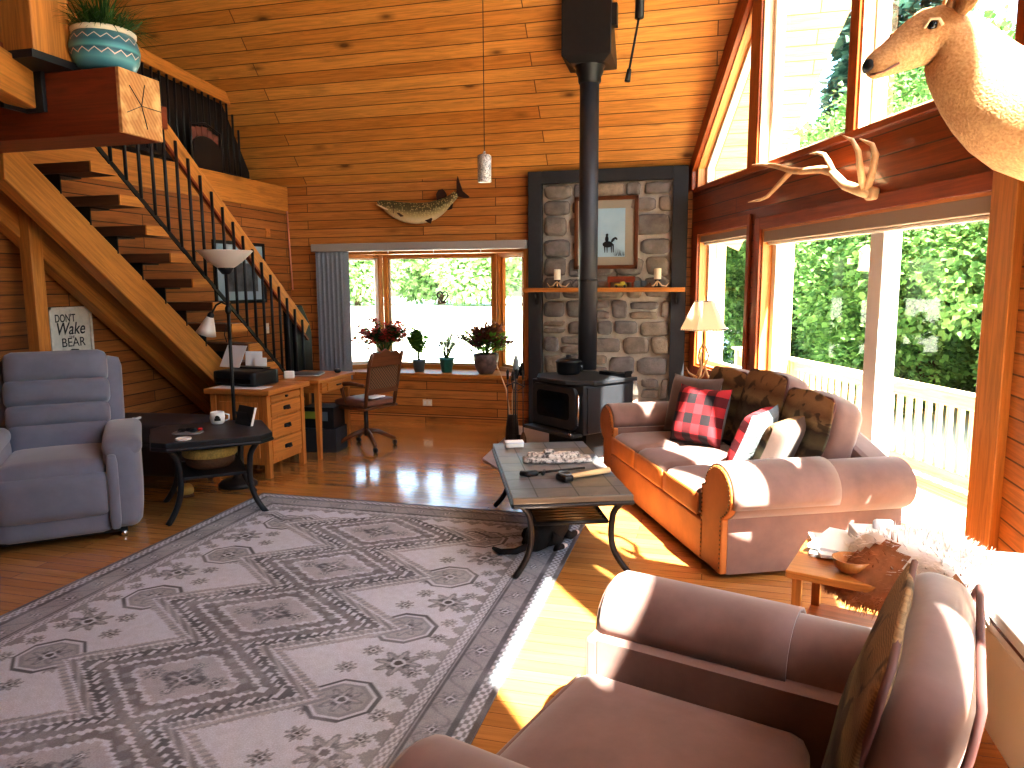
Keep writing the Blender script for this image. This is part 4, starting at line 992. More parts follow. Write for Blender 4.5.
# writing table
t = thing('writing_table', 'small oak writing table with one drawer next to the desk cabinet', 'table', (-3.70, 6.30, 0))
b = MB(); b.box(-.26, .31, -.36, .36, .72, .75, 'y'); b.build('tabletop', M['oak'], t, bevel=.006)
for x in (-.21, .22):
    for y in (-.30, .26):
        b = MB(); b._add([(x, y, .72), (x + .055, y, .72), (x + .055, y + .055, .72), (x, y + .055, .72), (x + .01, y + .01, 0), (x + .045, y + .01, 0), (x + .045, y + .045, 0), (x + .01, y + .045, 0)], [(0, 1, 2, 3), (7, 6, 5, 4), (0, 4, 5, 1), (1, 5, 6, 2), (2, 6, 7, 3), (3, 7, 4, 0)], (0, 0, 1)); b.build('leg', M['oak'], t, bevel=.003)
b = MB(); b.box(-.23, .30, -.28, .29, .62, .72, 'y'); b.build('apron', M['oak'], t)
b = MB(); b.box(.302, .316, -.20, .20, .635, .705, 'y'); d = b.build('drawer', M['oak'], t, bevel=.003)
b = MB(); b.rbox((.012, .09, .016), (.322, 0, .67), .005, n=2); b.build('pull', M['black'], d)

# printer
t = thing('inkjet_printer', 'black printer with a sheet of paper in its tray on the oak cabinet', 'printer', (-3.86, 5.55, .752), -.12)
b = MB(); b.rbox((.44, .32, .13), (0, 0, .068), .02, n=5); b.build('body', M['black'], t)
b = MB(); b.box(-.20, .14, .05, .15, .132, .145); b.build('lid', M['black'], t, bevel=.004)
b = MB(); b.box(-.18, .18, -.168, -.15, .03, .07); b.build('output_tray', M['glassdark'], t)
b = MB(TR(-.19, .03, .14) @ RZ(-.1) @ RX(-.5)); b.box(-.14, .10, -.002, .002, 0, .21); b.build('paper_sheet', M['paper'], t)['label'] = 'pale blue white sheet of paper'
t = thing('paper_runner', 'white patterned paper under the printer', 'paper', (-3.80, 5.42, .751), .05)
b = MB(); b.box(-.24, .24, -.13, .06, 0, .002); b.build('sheet', M['paper'], t)
# cards / frames
for i, (x, y, w_, h_, a, lab) in enumerate(((-3.955, 5.80, .16, .265, .1, 'tall white card standing behind the printer'), (-3.87, 5.78, .11, .21, .2, 'shorter white card with a sketch in front of the tall white card'))):
    t = thing('standing_card', lab, 'card', (x, y, .752), a)
    b = MB(RX(-.08)); b.box(-w_ / 2, w_ / 2, -.004, .004, 0, h_); o = b.build('card', M['paper'], t)
    b = MB(RX(-.08)); 
    for k in range(6): b.tube([(-.03 + k * .012, -.006, .03), (-.035 + k * .014, -.006, .09 + .01 * (k % 3)), (-.02 + k * .01, -.006, .13)], .0012, 4)
    b.build('sketch_lines', M['bluegrey'], o)
t = thing('pen_cup', 'grey block shaped holder beside the standing cards', 'holder', (-3.83, 5.76, .752))
b = MB(); b.box(.03, .09, -.03, .03, 0, .08); b.build('cup', M['bluegrey'], t, bevel=.006)
t = thing('white_box', 'small white gadget box on the joint between cabinet and table', 'box', (-3.72, 6.0, .752), .3)
b = MB(); b.rbox((.09, .05, .07), (0, 0, .036), .008, n=3); b.build('case', M['white'], t)
# laptop + mouse
t = thing('closed_laptop', 'closed silver laptop on the oak writing table', 'laptop', (-3.72, 6.26, .752), .25)
b = MB(); b.rbox((.34, .24, .014), (0, 0, .008), .006, n=3); b.build('base', M['silver'], t)
b = MB(); b.rbox((.34, .24, .008), (0, 0, .02), .004, n=3); b.build('lid', plain('slate_lid', rgb(96, 100, 110), .4, .4), t)
t = thing('computer_mouse', 'black computer mouse at the window end of the writing table', 'mouse', (-3.52, 6.54, .752), .6)
b = MB(); b.rbox((.06, .10, .036), (0, 0, .018), .017, n=4); b.build('shell', M['black'], t)
b = MB(); b.cyl((0, .025, .034), (0, .035, .034), .006, n=8); b.build('wheel', M['iron'], t)
# carton under the table
t = thing('storage_carton', 'black carton with yellow green and white label under the writing table', 'box', (-3.62, 6.42, .24), .1)
b = MB(); b.box(-.16, .16, -.14, .14, 0, .20); b.build('carton', M['black'], t, bevel=.004)
b = MB(); b.box(-.14, 0, -.1425, -.141, .09, .16); b.build('label_patch', plain('lime_label', rgb(140, 150, 60), .5), t)
b = MB(); b.box(.02, .10, -.1425, -.141, .07, .16); b.build('label_patch', M['bluegrey'], t)
t = thing('floor_crate', 'low dark crate under the writing table', 'crate', (-3.62, 6.42, 0), .1)
b = MB(); b.box(-.18, .18, -.15, .15, 0, .235); b.build('crate_body', M['charcoal'], t, bevel=.006)

# ------------------------------------------------------------------ swivel office chair
t = thing('swivel_chair', 'wooden swivel desk chair with a curved caned back by the writing table', 'chair', (-3.21, 6.58, 0), -.35)
# local: +x is behind the sitter, seat towards -x
b = MB(); b.rbox((.42, .44, .07), (-.05, 0, .47), .03, (0, 0, .012), n=5); b.build('seat', M['leatherb'], t)
b = MB(); b.rbox((.44, .46, .03), (-.05, 0, .425), .012, n=4); b.build('seat_frame', M['darkoak'], t)
b = MB(); b.cyl((-.05, 0, .12), (-.05, 0, .42), .022, n=12); b.build('column', M['iron'], t)
for k in range(4):
    a = PI / 4 + k * PI / 2 + .3; c, s = math.cos(a), math.sin(a)
    b = MB(); b.tube([(-.05, 0, .17), (-.05 + .12 * c, .12 * s, .15), (-.05 + .29 * c, .29 * s, .065)], [.028, .024, .018], 8); o = b.build('foot', M['darkoak'], t)
    b = MB(); b.cyl((-.05 + .29 * c, .29 * s - .012, .025), (-.05 + .29 * c, .29 * s + .012, .025), .025, n=12); b.build('caster', M['black'], o)
for s in (-1, 1):
    b = MB(); b.tube([(.15, s * .19, .44), (.18, s * .20, .60), (.24, s * .205, .88), (.27, s * .20, .96)], .019, 8); b.build('back_post', M['darkoak'], t)
b = MB(RX(0)); b.prism([(-.20, .83), (.20, .83), (.205, .93), (.15, .975), (.08, .96), (0, 1.0), (-.08, .96), (-.15, .975), (-.205, .93)], .225, .25, 'yz'); b.build('crest_rail', M['darkoak'], t, bevel=.006)
b = MB(); b._add([(.19, -.185, .60), (.19, .185, .60), (.235, .185, .85), (.235, -.185, .85)], [(0, 1, 2, 3)], (0, 1, 0)); b.build('caned_panel', M['cane'], t)
b = MB(); b.bar((.18, -.19, .59), (.18, .19, .59), .03, .05); b.build('lower_rail', M['darkoak'], t, bevel=.004)
for s in (-1, 1):
    b = MB(); b.tube([(.16, s * .22, .66), (0, s * .24, .67), (-.12, s * .23, .66), (-.14, s * .22, .60), (-.10, s * .21, .46)], [.016, .02, .024, .018, .014], 8); b.build('armrest', M['darkoak'], t)
t = thing('folded_cloth', 'white folded cloth on the seat of the swivel chair', 'cloth', (-3.10, 6.48, .520), -.3)
b = MB(); b.rbox((.12, .18, .02), (0, 0, .012), .008, n=4); b.build('cloth_fold', M['paper'], t)

# ------------------------------------------------------------------ window plants
def pot(t, r0, r1, h, mat, rim=True):
    b = MB(); b.lathe([(r0, 0), (r1, h * .85), (r1 + .006, h * .86), (r1 + .008, h), (r1 - .008, h), (r1 - .012, h - .02)], n=24); b.build('pot', M[mat], t)
    b = MB(); b.lathe([(0, h - .015), (r1 - .01, h - .015)], n=20); b.build('soil', M['soil'], t)
def bush(t, z0, R, H, n, lmat, L, w, fl=None, nfl=0, seed=1, stems=14, up=.4):
    random.seed(seed)
    tips = []; b = MB()
    for i in range(stems):
        a = random.uniform(0, 2 * PI); rr_ = R * random.uniform(.2, .95); h = H * random.uniform(.55, 1) * (1 - .35 * (rr_ / R) ** 2)
        e = Vector((rr_ * math.cos(a), rr_ * math.sin(a) * .7, z0 + h)); m_ = Vector((e.x * .4, e.y * .4, z0 + h * .55))
        b.tube([(0, 0, z0 - .02), tuple(m_), tuple(e)], [.004, .003, .0015], 5); tips.append((m_, e))
    b.build('stems', M['dkgreen'], t)
    b = MB()
    for i in range(n):
        m_, e = random.choice(tips); p = m_.lerp(e, random.uniform(0, 1.05)); a = random.uniform(0, 2 * PI)
        d = Vector((math.cos(a), math.sin(a), random.uniform(-.3, 1) * up * 2)); b.leaf(p, d, L * random.uniform(.7, 1.2), w * random.uniform(.8, 1.2))
    b.build('foliage', M[lmat], t)
    if fl:
        b = MB()
        for i in range(nfl):
            m_, e = random.choice(tips); p = e + Vector((random.uniform(-.05, .05), random.uniform(-.05, .02), random.uniform(-.09, .03)))
            for k in range(5):
                a = random.uniform(0, 2 * PI); d = Vector((math.cos(a), math.sin(a), random.uniform(-.3, .8))); b.leaf(p, d, .042, .032)
        b.build('blossoms', M[fl], t)
zs = .584
t = thing('flowering_plant', 'bushy red flowering plant in a teal pot at the left of the bay sill', 'plant', (-3.73, 8.10, zs)); pot(t, .095, .125, .22, 'teal'); bush(t, .20, .42, .42, 1300, 'dkgreen', .07, .04, 'redflower', 420, 4, 40)
t = thing('basil_plant', 'bright green leafy plant in a small grey blue pot on the bay sill', 'plant', (-3.30, 8.12, zs)); pot(t, .055, .075, .14, 'greypot'); bush(t, .13, .15, .40, 520, 'green', .085, .06, None, 0, 6, 16)
t = thing('lavender_plant', 'pale wispy plant in a small green pot on the bay sill', 'plant', (-2.955, 8.12, zs)); pot(t, .06, .085, .17, 'teal'); bush(t, .15, .20, .34, 700, 'silverleaf', .045, .013, None, 0, 8, 26, 1)
t = thing('croton_plant', 'wide bronze leaved plant in a marbled round pot on the bay sill', 'plant', (-2.47, 8.10, zs))
b = MB(); b.lathe([(.08, 0), (.12, .06), (.14, .15), (.145, .22), (.135, .23), (.13, .2)], n=24); b.build('pot', plain('marbled_brown_glaze', rgb(104, 88, 88), .4, nz=.5, nscale=14), t)
b = MB(); b.lathe([(0, .21), (.13, .21)], n=20); b.build('soil', M['soil'], t)
bush(t, .20, .36, .38, 900, 'bronzeleaf', .11, .04, None, 0, 9, 34, .6)
b = MB(); random.seed(12)
for k in range(260):
    a = random.uniform(0, 6.28); r = random.uniform(.05, .32); b.leaf((r * math.cos(a), r * math.sin(a) * .7, .24 + random.uniform(0, .2)), (math.cos(a), math.sin(a), random.uniform(0, 1)), .10, .035)
b.build('green_leaves', M['green'], t)

t = thing('small_black_frame', 'small black framed picture at the far left edge of the wall', 'picture', (XL + .002, 3.80, 1.36), PI / 2)
b = MB(); b.box(-.12, .12, -.02, 0, -.09, .09); b.build('frame', M['black'], t, bevel=.003)
b = MB(); b.box(-.095, .095, -.022, -.019, -.065, .065); b.build('print', M['bluegrey'], t)

# ------------------------------------------------------------------ rug (pattern woven as vertex colours on a fine grid)
def rug():
    x0, x1, y0, y1 = -3.30, -.765, 1.15, 4.88
    nx, ny = 390, 570
    IV = (.58, .64, .74); G1 = (.24, .26, .30); G2 = (.13, .14, .165); TN = (.31, .335, .39); DK_ = (.10, .10, .11)
    W, H = x1 - x0, y1 - y0
    def tri(t): return abs((t % 1.0) - .5) * 2
    ros = []
    for j, yy_ in enumerate([k * .312 + .02 for k in range(-6, 7)]):
        ros += [(-.80 if j % 2 else -.70, yy_, .11 if j % 2 else .145, j % 2), (.80 if j % 2 else .70, yy_, .11 if j % 2 else .145, j % 2)]
    small = [(s * (.60 + .05 * (k % 2)), -1.62 + k * .156, .05) for k in range(20) for s in (-1, 1)] + [(s * .885, -1.6 + k * .156, .045) for k in range(21) for s in (-1, 1)]
    def flower(u, v, r):
        a = math.atan2(v, u); d = math.hypot(u, v) / r; pet = .78 + .22 * math.cos(8 * a)
        if d > pet: return None
        if d > pet - .16: return G1
        if d < .18: return DK_
        if d < .30: return IV
        if d < .5 and int((a + PI) / (PI / 4)) % 2: return G2
        return TN if (int((a + PI) / (PI / 8)) % 2) else (.42, .45, .52)
    def octa(u, v, r):
        d = max(abs(u), abs(v), (abs(u) + abs(v)) * .72) / r
        if d > 1: return None
        if d > .88: return G2
        if d > .78: return IV
        if d > .66: return TN
        return flower(u, v, r * .62) or (.38, .41, .47)
    def color(x, y):
        u = x - (x0 + x1) / 2; v = y - (y0 + y1) / 2
        e = min(x - x0, x1 - x, y - y0, y1 - y)
        along = v if min(x - x0, x1 - x) < min(y - y0, y1 - y) else u
        if e < .022: return (.13, .12, .125)
        if e < .075:
            return G1 if (tri(along / .05) < .45) ^ (tri(e / .035) > .5) else IV
        if e < .085: return G2
        if e < .235:
            m = e - .16; p = (along / .20) % 1.0 - .5
            k = int(math.floor(along / .20)) % 2
            c = flower(p * .20, m, .062 if k else .05)
            if c: return c
            if abs(abs(m) - .066) < .006: return G2
            if abs(m - .05 * math.sin(along / .20 * 2 * PI)) < .007: return G1
            return (.34, .36, .41)
        if e < .245: return G2
        if e < .29: return IV if (tri(along / .045) < .5) ^ (tri(e / .022) > .5) else TN
        if e < .298: return G1
        if e < .298 + .055 * (1 - round(tri(along / .12) * 4) / 4.0): return (.29, .31, .35)
        # central chain of hooked diamonds
        pitch = .62; k = round(v / pitch); vv = v - k * pitch
        hw = .57 if k % 2 == 0 else .50
        q = abs(u) / hw; w_ = abs(vv) / (pitch * .60)
        st = .018
        uq = math.floor(abs(u) / st) * st; vq = math.floor(abs(vv) / st) * st
        d = uq / hw + vq / (pitch * .62)
        D2 = math.floor(abs(u) / st) * st / .66 + min(abs(v - (k + s) * pitch) for s in (0,)) * 0
        lim = 1.0
        if d < lim:
            if d > .93: return G2
            if d > .85: return IV if tri(abs(u) / .04) > .4 else G2
            if d > .72: return G1 if tri(abs(u) / .05) > .45 else (.22, .23, .26)
            if d > .66: return IV
            if d > .50: return (.21, .22, .25) if (tri(u / .07) + tri(vv / .07)) > .8 else TN
            if d > .44: return IV
            if d > .16:
                f = flower((abs(u) - .15), vv, .05)
                if f: return f
                f = flower(u, abs(vv) - .10, .035)
                if f: return f
                return (.44, .47, .54) if d > .20 else G1
            return flower(u, vv, .08) or G2
        # zigzag bands hugging the chain
        env = min(1.9, min(uq / hw + abs(v - j * pitch) / (pitch * .62) for j in (k - 1, k, k + 1)))
        if abs(v) < 1.45 and env < 1.30:
            if env < 1.05: return IV
            if env < 1.16: return G1 if tri((u + v) / .045) > .45 else (.38, .41, .47)
            if env < 1.20: return IV
            return TN if tri((u - v) / .05) > .5 else (.42, .45, .51)
        if abs(v) > 1.30:
            d3 = abs(v) - 1.30; z = .10 * tri(u / .30)
            if abs(d3 - z) < .012: return G2
            if abs(d3 - z - .035) < .01: return TN
            if abs(d3 - z - .06) < .006: return G1
        for (cx, cy, r, o) in ros:
            if abs(u - cx) < r and abs(v - cy) < r:
                c = octa(u - cx, v - cy, r) if not o else flower(u - cx, v - cy, r)
                if c: return c
        for (cx, cy, r) in small:
            if abs(u - cx) < r and abs(v - cy) < r:
                c = flower(u - cx, v - cy, r)
                if c: return c
        return IV
    import array
    vs = []; cols = array.array('f')
    for j in range(ny + 1):
        for i in range(nx + 1):
            x = x0 + W * i / nx; y = y0 + H * j / ny
            vs.append((x, y, .012)); c = color(min(max(x, x0 + .001), x1 - .001), min(max(y, y0 + .001), y1 - .001))
            n = noise.noise((x * 2.2, y * 2.2, 0)) * .10 + noise.noise((x * 30, y * 30, 3)) * .10
            f = 1 + n; fade = max(0, min(.25, .04 + noise.noise((x * 5, y * 5, 7)) * .45))
            cols.extend([(c[0] * (1 - fade) + IV[0] * fade) * f, (c[1] * (1 - fade) + IV[1] * fade) * f, (c[2] * (1 - fade) + IV[2] * fade) * f, 1.0])
    fs = [(j * (nx + 1) + i, j * (nx + 1) + i + 1, (j + 1) * (nx + 1) + i + 1, (j + 1) * (nx + 1) + i) for j in range(ny) for i in range(nx)]
    o = len(vs); vs += [(x0, y0, .001), (x1, y0, .001), (x1, y1, .001), (x0, y1, .001)]
    c_ = [0, nx, (ny + 1) * (nx + 1) - 1, ny * (nx + 1)]
    for k in range(4): fs.append((c_[k], o + k, o + (k + 1) % 4, c_[(k + 1) % 4]))
    for k in range(4): cols.extend([.13, .12, .12, 1])
    me = bpy.data.meshes.new('area_rug'); me.from_pydata(vs, [], fs)
    at = me.color_attributes.new('weave', 'FLOAT_COLOR', 'POINT'); at.data.foreach_set('color', cols)
    t = NT('woven_rug'); a = t.add('ShaderNodeAttribute', attribute_name='weave'); v = t.uv(kind='Object')
    n = t.noise(v, 160, 2, .6); c = t.mix(1.0, a.outputs['Color'], t.ramp(n, [(.3, .82), (.7, 1.1)]), 'MULTIPLY')
    t.link(c, t.b.inputs['Base Color']); t.b.inputs['Roughness'].default_value = .95; t.bump(n, .35, .004)
    me.materials.append(t.m); ob = bpy.data.objects.new('area_rug', me); col.objects.link(ob)
    tag(ob, 'large faded grey and ivory patterned area rug on the oak floor', 'rug')
rug()

# ------------------------------------------------------------------ iron tables
def scurve(cx, cy, ox, oy, zt):
    """sabre leg: leaves the top corner, sweeps in, then kicks out at the floor"""
    pts = []
    for k in range(15):
        u = k / 14.0
        z = zt * (1 - u)
        # inward scoop near the top, straight, outward kick at the foot
        off = .0
        if u < .25: off = -.07 * math.sin(u / .25 * PI / 2)
        else:
            w_ = (u - .25) / .75; off = -.07 - .012 * math.sin(w_ * PI) + .09 * w_ ** 3
        pts.append((cx + ox * off, cy + oy * off, z))
    return pts
def iron_table(t, hw, hl, H, top, shelf_z, tmat, bars=True, leg='iron', r=.017):
    b = MB(); b.prism([(x * .985, y * .985) for x, y in top], H - .03, H, 'xy'); b.build('tabletop', M[tmat], t)
    b = MB(); b.prism(top, H - .035, H - .002, 'xy'); b.build('table_edge', M['bronze' if bars else leg], t, bevel=.004)
    b = MB(); ring = [(x * .985, y * .985, H - .048) for x, y in top]; ring.append(ring[0]); b.tube(ring, .014, 8, cap=False, smooth=False); b.build('rim', M[leg], t)
    for sx in (-1, 1):
        for sy in (-1, 1):
            b = MB(); b.tube(scurve(sx * hw, sy * hl, sx, sy * .35, H - .035), r, 10); b.build('leg', M[leg], t)
    iw, il = hw - .10, hl - .035
    if bars:
        b = MB()
        for sy in (-1, 1): b.cyl((-iw, sy * il, shelf_z), (iw, sy * il, shelf_z), .012, n=8)
        for sx in (-1, 1): b.cyl((sx * iw, -il, shelf_z), (sx * iw, il, shelf_z), .012, n=8)
        b.build('shelf_frame', M[leg], t)
        n = 6
        for i in range(n):
            y = -il + .035 + i * .05; z = shelf_z
            b = MB(); b.cyl((-iw, y, z), (iw, y, z), .009, n=8); b.build('shelf_bar', M['brass'], t)
        for i in range(14):
            y = -il + .40 + i * .05
            if y < il: b = MB(); b.cyl((-iw, y, shelf_z), (iw, y, shelf_z), .009, n=8); b.build('shelf_bar', M['brass'], t)
CT = math.atan2(.222, .586)
t = thing('coffee_table', 'slate tiled coffee table with curved bronze iron legs on the rug edge', 'coffee table', (-.925, 4.47, .012), CT)
iron_table(t, .30, .66, .455, [(-.33, -.70), (.33, -.70), (.33, .70), (-.33, .70)], .285, 'tile')
E0 = Vector((-3.46, 4.55, 0)); EA = math.atan2(4.44 - 4.063, -2.997 + 3.43)
t = thing('end_table', 'dark slate topped end table with curved black iron legs beside the recliner', 'end table', (-3.45, 4.50, 0), EA)
hw, hl = .39, .36
iron_table(t, .30, .30, .57, [(-hw, -hl + .09), (-hw + .09, -hl), (hw - .09, -hl), (hw, -hl + .09), (hw, hl - .09), (hw - .09, hl), (-hw + .09, hl), (-hw, hl - .09)], .30, 'darktile', bars=False, leg='black', r=.02)
b = MB(); b.prism([(-.21, -.26), (.21, -.26), (.21, .26), (-.21, .26)], .285, .305, 'xy'); b.build('lower_shelf', M['black'], t, bevel=.003)
def on_end(x, y, z=.57):
    p = Matrix.Translation((-3.45, 4.50, z)) @ RZ(EA) @ Vector((x, y, 0)); return p
t = thing('wicker_basket', 'round wicker basket with a pale woven rim on the lower shelf of the end table', 'basket', on_end(-.01, .02, .306))
b = MB(); b.lathe([(.13, 0), (.165, .03), (.175, .09)], n=28); b.build('basket_body', M['wicker2'], t)
b = MB(); b.lathe([(.178, .085), (.187, .095), (.187, .145), (.178, .155), (.168, .14), (.168, .09)], n=28); b.build('woven_rim', M['basket'], t)
def coaster(x, y, lab):
    t = thing('round_coaster', lab, 'coaster', on_end(x, y))
    b = MB(); b.lathe([(.048, 0), (.052, .004), (.052, .012), (.046, .014), (.044, .010), (0, .010)], n=24); b.build('disc', M['white'], t)
coaster(-.19, -.27, 'white round coaster at the near left corner of the dark end table')
t = thing('pocket_tray', 'small silver tray heaped with black odds and ends on the dark end table', 'tray', on_end(-.15, -.03), .3)
b = MB(); b.prism(rr(.20, .13, .04), 0, .008, 'xy'); b.build('tray_base', M['silver'], t, bevel=.003)
for i, (x, y, s) in enumerate(((-.04, 0, .05), (.01, .02, .06), (.045, -.02, .045))):
    b = MB(); b.rbox((s, s * .7, .025), (x, y, .022), .01, n=3); b.build('trinket', M['black'], t)
b = MB(); b.rbox((.03, .03, .02), (.075, .03, .022), .008, n=3); b.build('red_tag', M['red'], t)
b = MB(); b.tube([(-.07, 0, .012), (-.02, -.05, .03), (.05, -.05, .02), (.08, 0, .014)], .004, 6); b.build('cord', M['black'], t)
t = thing('ceramic_mug', 'white mug with a dark bear print on the far side of the dark end table', 'mug', on_end(.07, .25), .65)
b = MB(); b.lathe([(.035, 0), (.048, .01), (.055, .05), (.050, .09), (.046, .092), (.050, .05), (.04, .014), (0, .012)], n=24); b.build('cup', M['white'], t)
b = MB(); b.tube([(.05, 0, .075), (.082, 0, .065), (.08, 0, .03), (.05, 0, .02)], .006, 8); b.build('handle', M['white'], t)
b = MB()
for k in range(7):
    a = -PI / 2 - .35 + k * .11; h = (.02, .035, .04, .04, .038, .03, .018)[k]
    b.box(-.004, .004, -.0562, -.0550, .03, .03 + h, mtx=RZ(a + PI / 2))
b.build('bear_print', M['black'], t)
t = thing('tablet_computer', 'black tablet in a folding cover propped upright on the dark end table', 'tablet', on_end(.235, .10), -.25)
b = MB(RX(-.28) @ RY(.06)); b.box(-.085, .085, -.006, .006, 0, .145); b.build('tablet_body', M['black'], t, bevel=.004)
b = MB(RX(-.28) @ RY(.06)); b.box(.085, .092, -.008, .010, 0, .145); b.build('page_edge', M['white'], t)
b = MB(RX(.35)); b.box(-.06, .06, .02, .024, 0, .10); b.build('stand_flap', M['black'], t)

# storage bench and slippers behind the end table
t = thing('storage_bench', 'low dark brown upholstered bench against the wall between recliner and cabinet', 'bench', (-4.42, 5.02, 0), .12)
b = MB(); b.rbox((.86, .52, .16), (0, 0, .45), .03, (0, 0, .01), n=6); b.build('padded_lid', plain('dark_brown_vinyl', rgb(66, 56, 58), .5, nz=.1), t)
b = MB(); b.rbox((.84, .50, .27), (0, 0, .235), .02, n=5); b.build('box', plain('dark_brown_box', rgb(56, 46, 46), .6, nz=.1), t)
for x in (-.38, .38):
    for y in (-.2, .2):
        b = MB(); b.cyl((x, y, 0), (x, y, .105), .02, .026, 10); b.build('leg', M['darkoak'], t)
t = thing('remote_control', 'small white remote lying on the dark bench', 'remote', (-4.40, 4.85, .546), .3)
b = MB(); b.rbox((.045, .09, .02), (0, 0, .011), .006, n=3); b.build('shell', M['white'], t)
b = MB(); b.box(-.012, .012, -.03, .02, .020, .022); b.build('buttons', M['bluegrey'], t)
for i, (x, y, a, lab) in enumerate(((-3.90, 4.74, .8, 'tan slipper on the floor under the end table'), (-4.33, 4.50, .4, 'tan slipper on the floor in front of the dark bench'))):
    t = thing('slipper', lab, 'slipper', (x, y, 0), a)
    b = MB(); b.rbox((.11, .27, .02), (0, 0, .011), .01, n=4); b.build('sole', M['wicker2'], t)
    b = MB(); b.rbox((.115, .16, .07), (0, -.05, .05), .034, n=5); b.build('upper', M['slipper'], t)

# ------------------------------------------------------------------ floor lamp
t = thing('floor_lamp', 'black torchiere floor lamp with frosted bowl and a side reading lamp', 'floor lamp', (-3.65, 5.06, 0))
b = MB(); b.lathe([(.15, 0), (.15, .02), (.12, .045), (.05, .055), (.03, .08), (.016, .10)], n=28); b.build('base', M['black'], t)
b = MB(); b.cyl((0, 0, .08), (0, 0, 1.74), .0135, n=12); b.lathe([(.014, 1.38), (.024, 1.40), (.024, 1.43), (.014, 1.45)], n=12); b.build('pole', M['black'], t)
b = MB(); b.lathe([(.022, 1.70), (.05, 1.735), (.07, 1.745), (.13, 1.79), (.205, 1.865), (.21, 1.872), (.20, 1.87), (.12, 1.80), (.06, 1.755), (0, 1.75)], n=32); b.build('bowl_shade', M['frost'], t)
b = MB(); b.lathe([(.03, 1.69), (.06, 1.73), (.06, 1.745), (.02, 1.745)], n=16); b.build('shade_holder', M['black'], t)
b = MB(); b.tube([(0, 0, 1.45), (-.05, -.01, 1.475), (-.10, -.01, 1.45), (-.135, -.01, 1.40), (-.155, -.01, 1.36)], .008, 8); o = b.build('reading_arm', M['black'], t)
Tm = TR(-.165, -.01, 1.34) @ RY(.35)
b = MB(Tm); b.lathe([(.022, .03), (.03, .01), (.045, -.03), (.062, -.08), (.078, -.125), (.072, -.125), (.04, -.04), (.02, .0)], n=24); b.build('glass_shade', M['frost'], t)
b = MB(Tm); b.lathe([(.012, .06), (.026, .04), (.026, .0), (.01, -.005)], n=14); b.build('lamp_socket', M['black'], t)
b = MB(); b.cyl((.012, -.01, 1.18), (.012, -.01, 1.38), .010, n=8); b.tube([(-.016, -.01, 1.30), (-.04, -.01, 1.22), (-.02, -.01, 1.16)], .004, 6); b.build('switch', M['black'], t)

# ------------------------------------------------------------------ recliner
ra_ = math.atan2(.66, .75)
RC = Vector((-4.14, 3.85, 0))
t = thing('recliner', 'grey blue suede recliner armchair with horizontally channelled back', 'recliner', RC, ra_)
t.scale = (1.08, 1.08, 1.05)
# local: x right (viewer), y back, front at -y
def arm(s):
    b = MB()
    def fn(q, n_):
        # slope the arm down to the front and round it
        k = (q.y + .42) / .84
        if q.z > .3: q = q.copy(); q.z -= .05 * (1 - k) ** 2
        if q.z < .25: q = q.copy(); q.y -= 0; q.x -= s * .01
        return q
    b.rbox((.19, .84, .54), (s * .365, .02, .33), .07, (.01, 0, .015), n=9, fn=fn)
    o = b.build('arm', M['recl'], t)
    b = MB(); b.rbox((.215, .66, .10), (s * .362, -.06, .585), .048, (0, 0, .015), n=8, fn=lambda q, n_: Vector((q.x, q.y, q.z - (.05 * max(0, -q.y - .05) ** 1.2 / .3)))); b.build('arm_pad', M['recl'], o)
    b = MB(); b.rbox((.06, .05, .46), (s * .285 + s * .02, -.41, .30), .024, n=6); b.build('front_welt', M['recl'], o)
arm(-1); arm(1)
b = MB(); b.rbox((.56, .62, .20), (0, -.10, .40), .07, (0, .0, .025), n=9); b.build('seat_cushion', M['recl'], t)
b = MB(); b.rbox((.56, .10, .27), (0, -.385, .30), .045, (0, .012, 0), n=8); b.build('footrest_panel', M['recl'], t)
b = MB(); b.rbox((.57, .08, .16), (0, -.36, .13), .035, n=7); b.build('lower_front_panel', M['recl'], t)
Tb = TR(0, .24, .42) @ RX(-.26)
for i, (z, h, w_, th) in enumerate(((.08, .27, .56, .20), (.265, .15, .58, .19), (.42, .17, .59, .19), (.585, .20, .58, .18))):
    b = MB(Tb); b.rbox((w_, th, h + .02), (0, 0, z), .055, (0, .03, 0), n=8); b.build('back_cushion', M['recl'], t)
b = MB(Tb); b.rbox((.74, .14, .70), (.0, .10, .32), .05, n=7); b.build('back_shell', M['recl'], t)
b = MB(); b.box(-.36, .36, -.34, .40, .03, .09); b.build('base_frame', M['black'], t)
for x in (-.34, .34):
    for y in (-.33, .38):
        b = MB(); b.cyl((x, y, 0), (x, y, .035), .02, n=10); b.build('glide', M['chrome'], t)

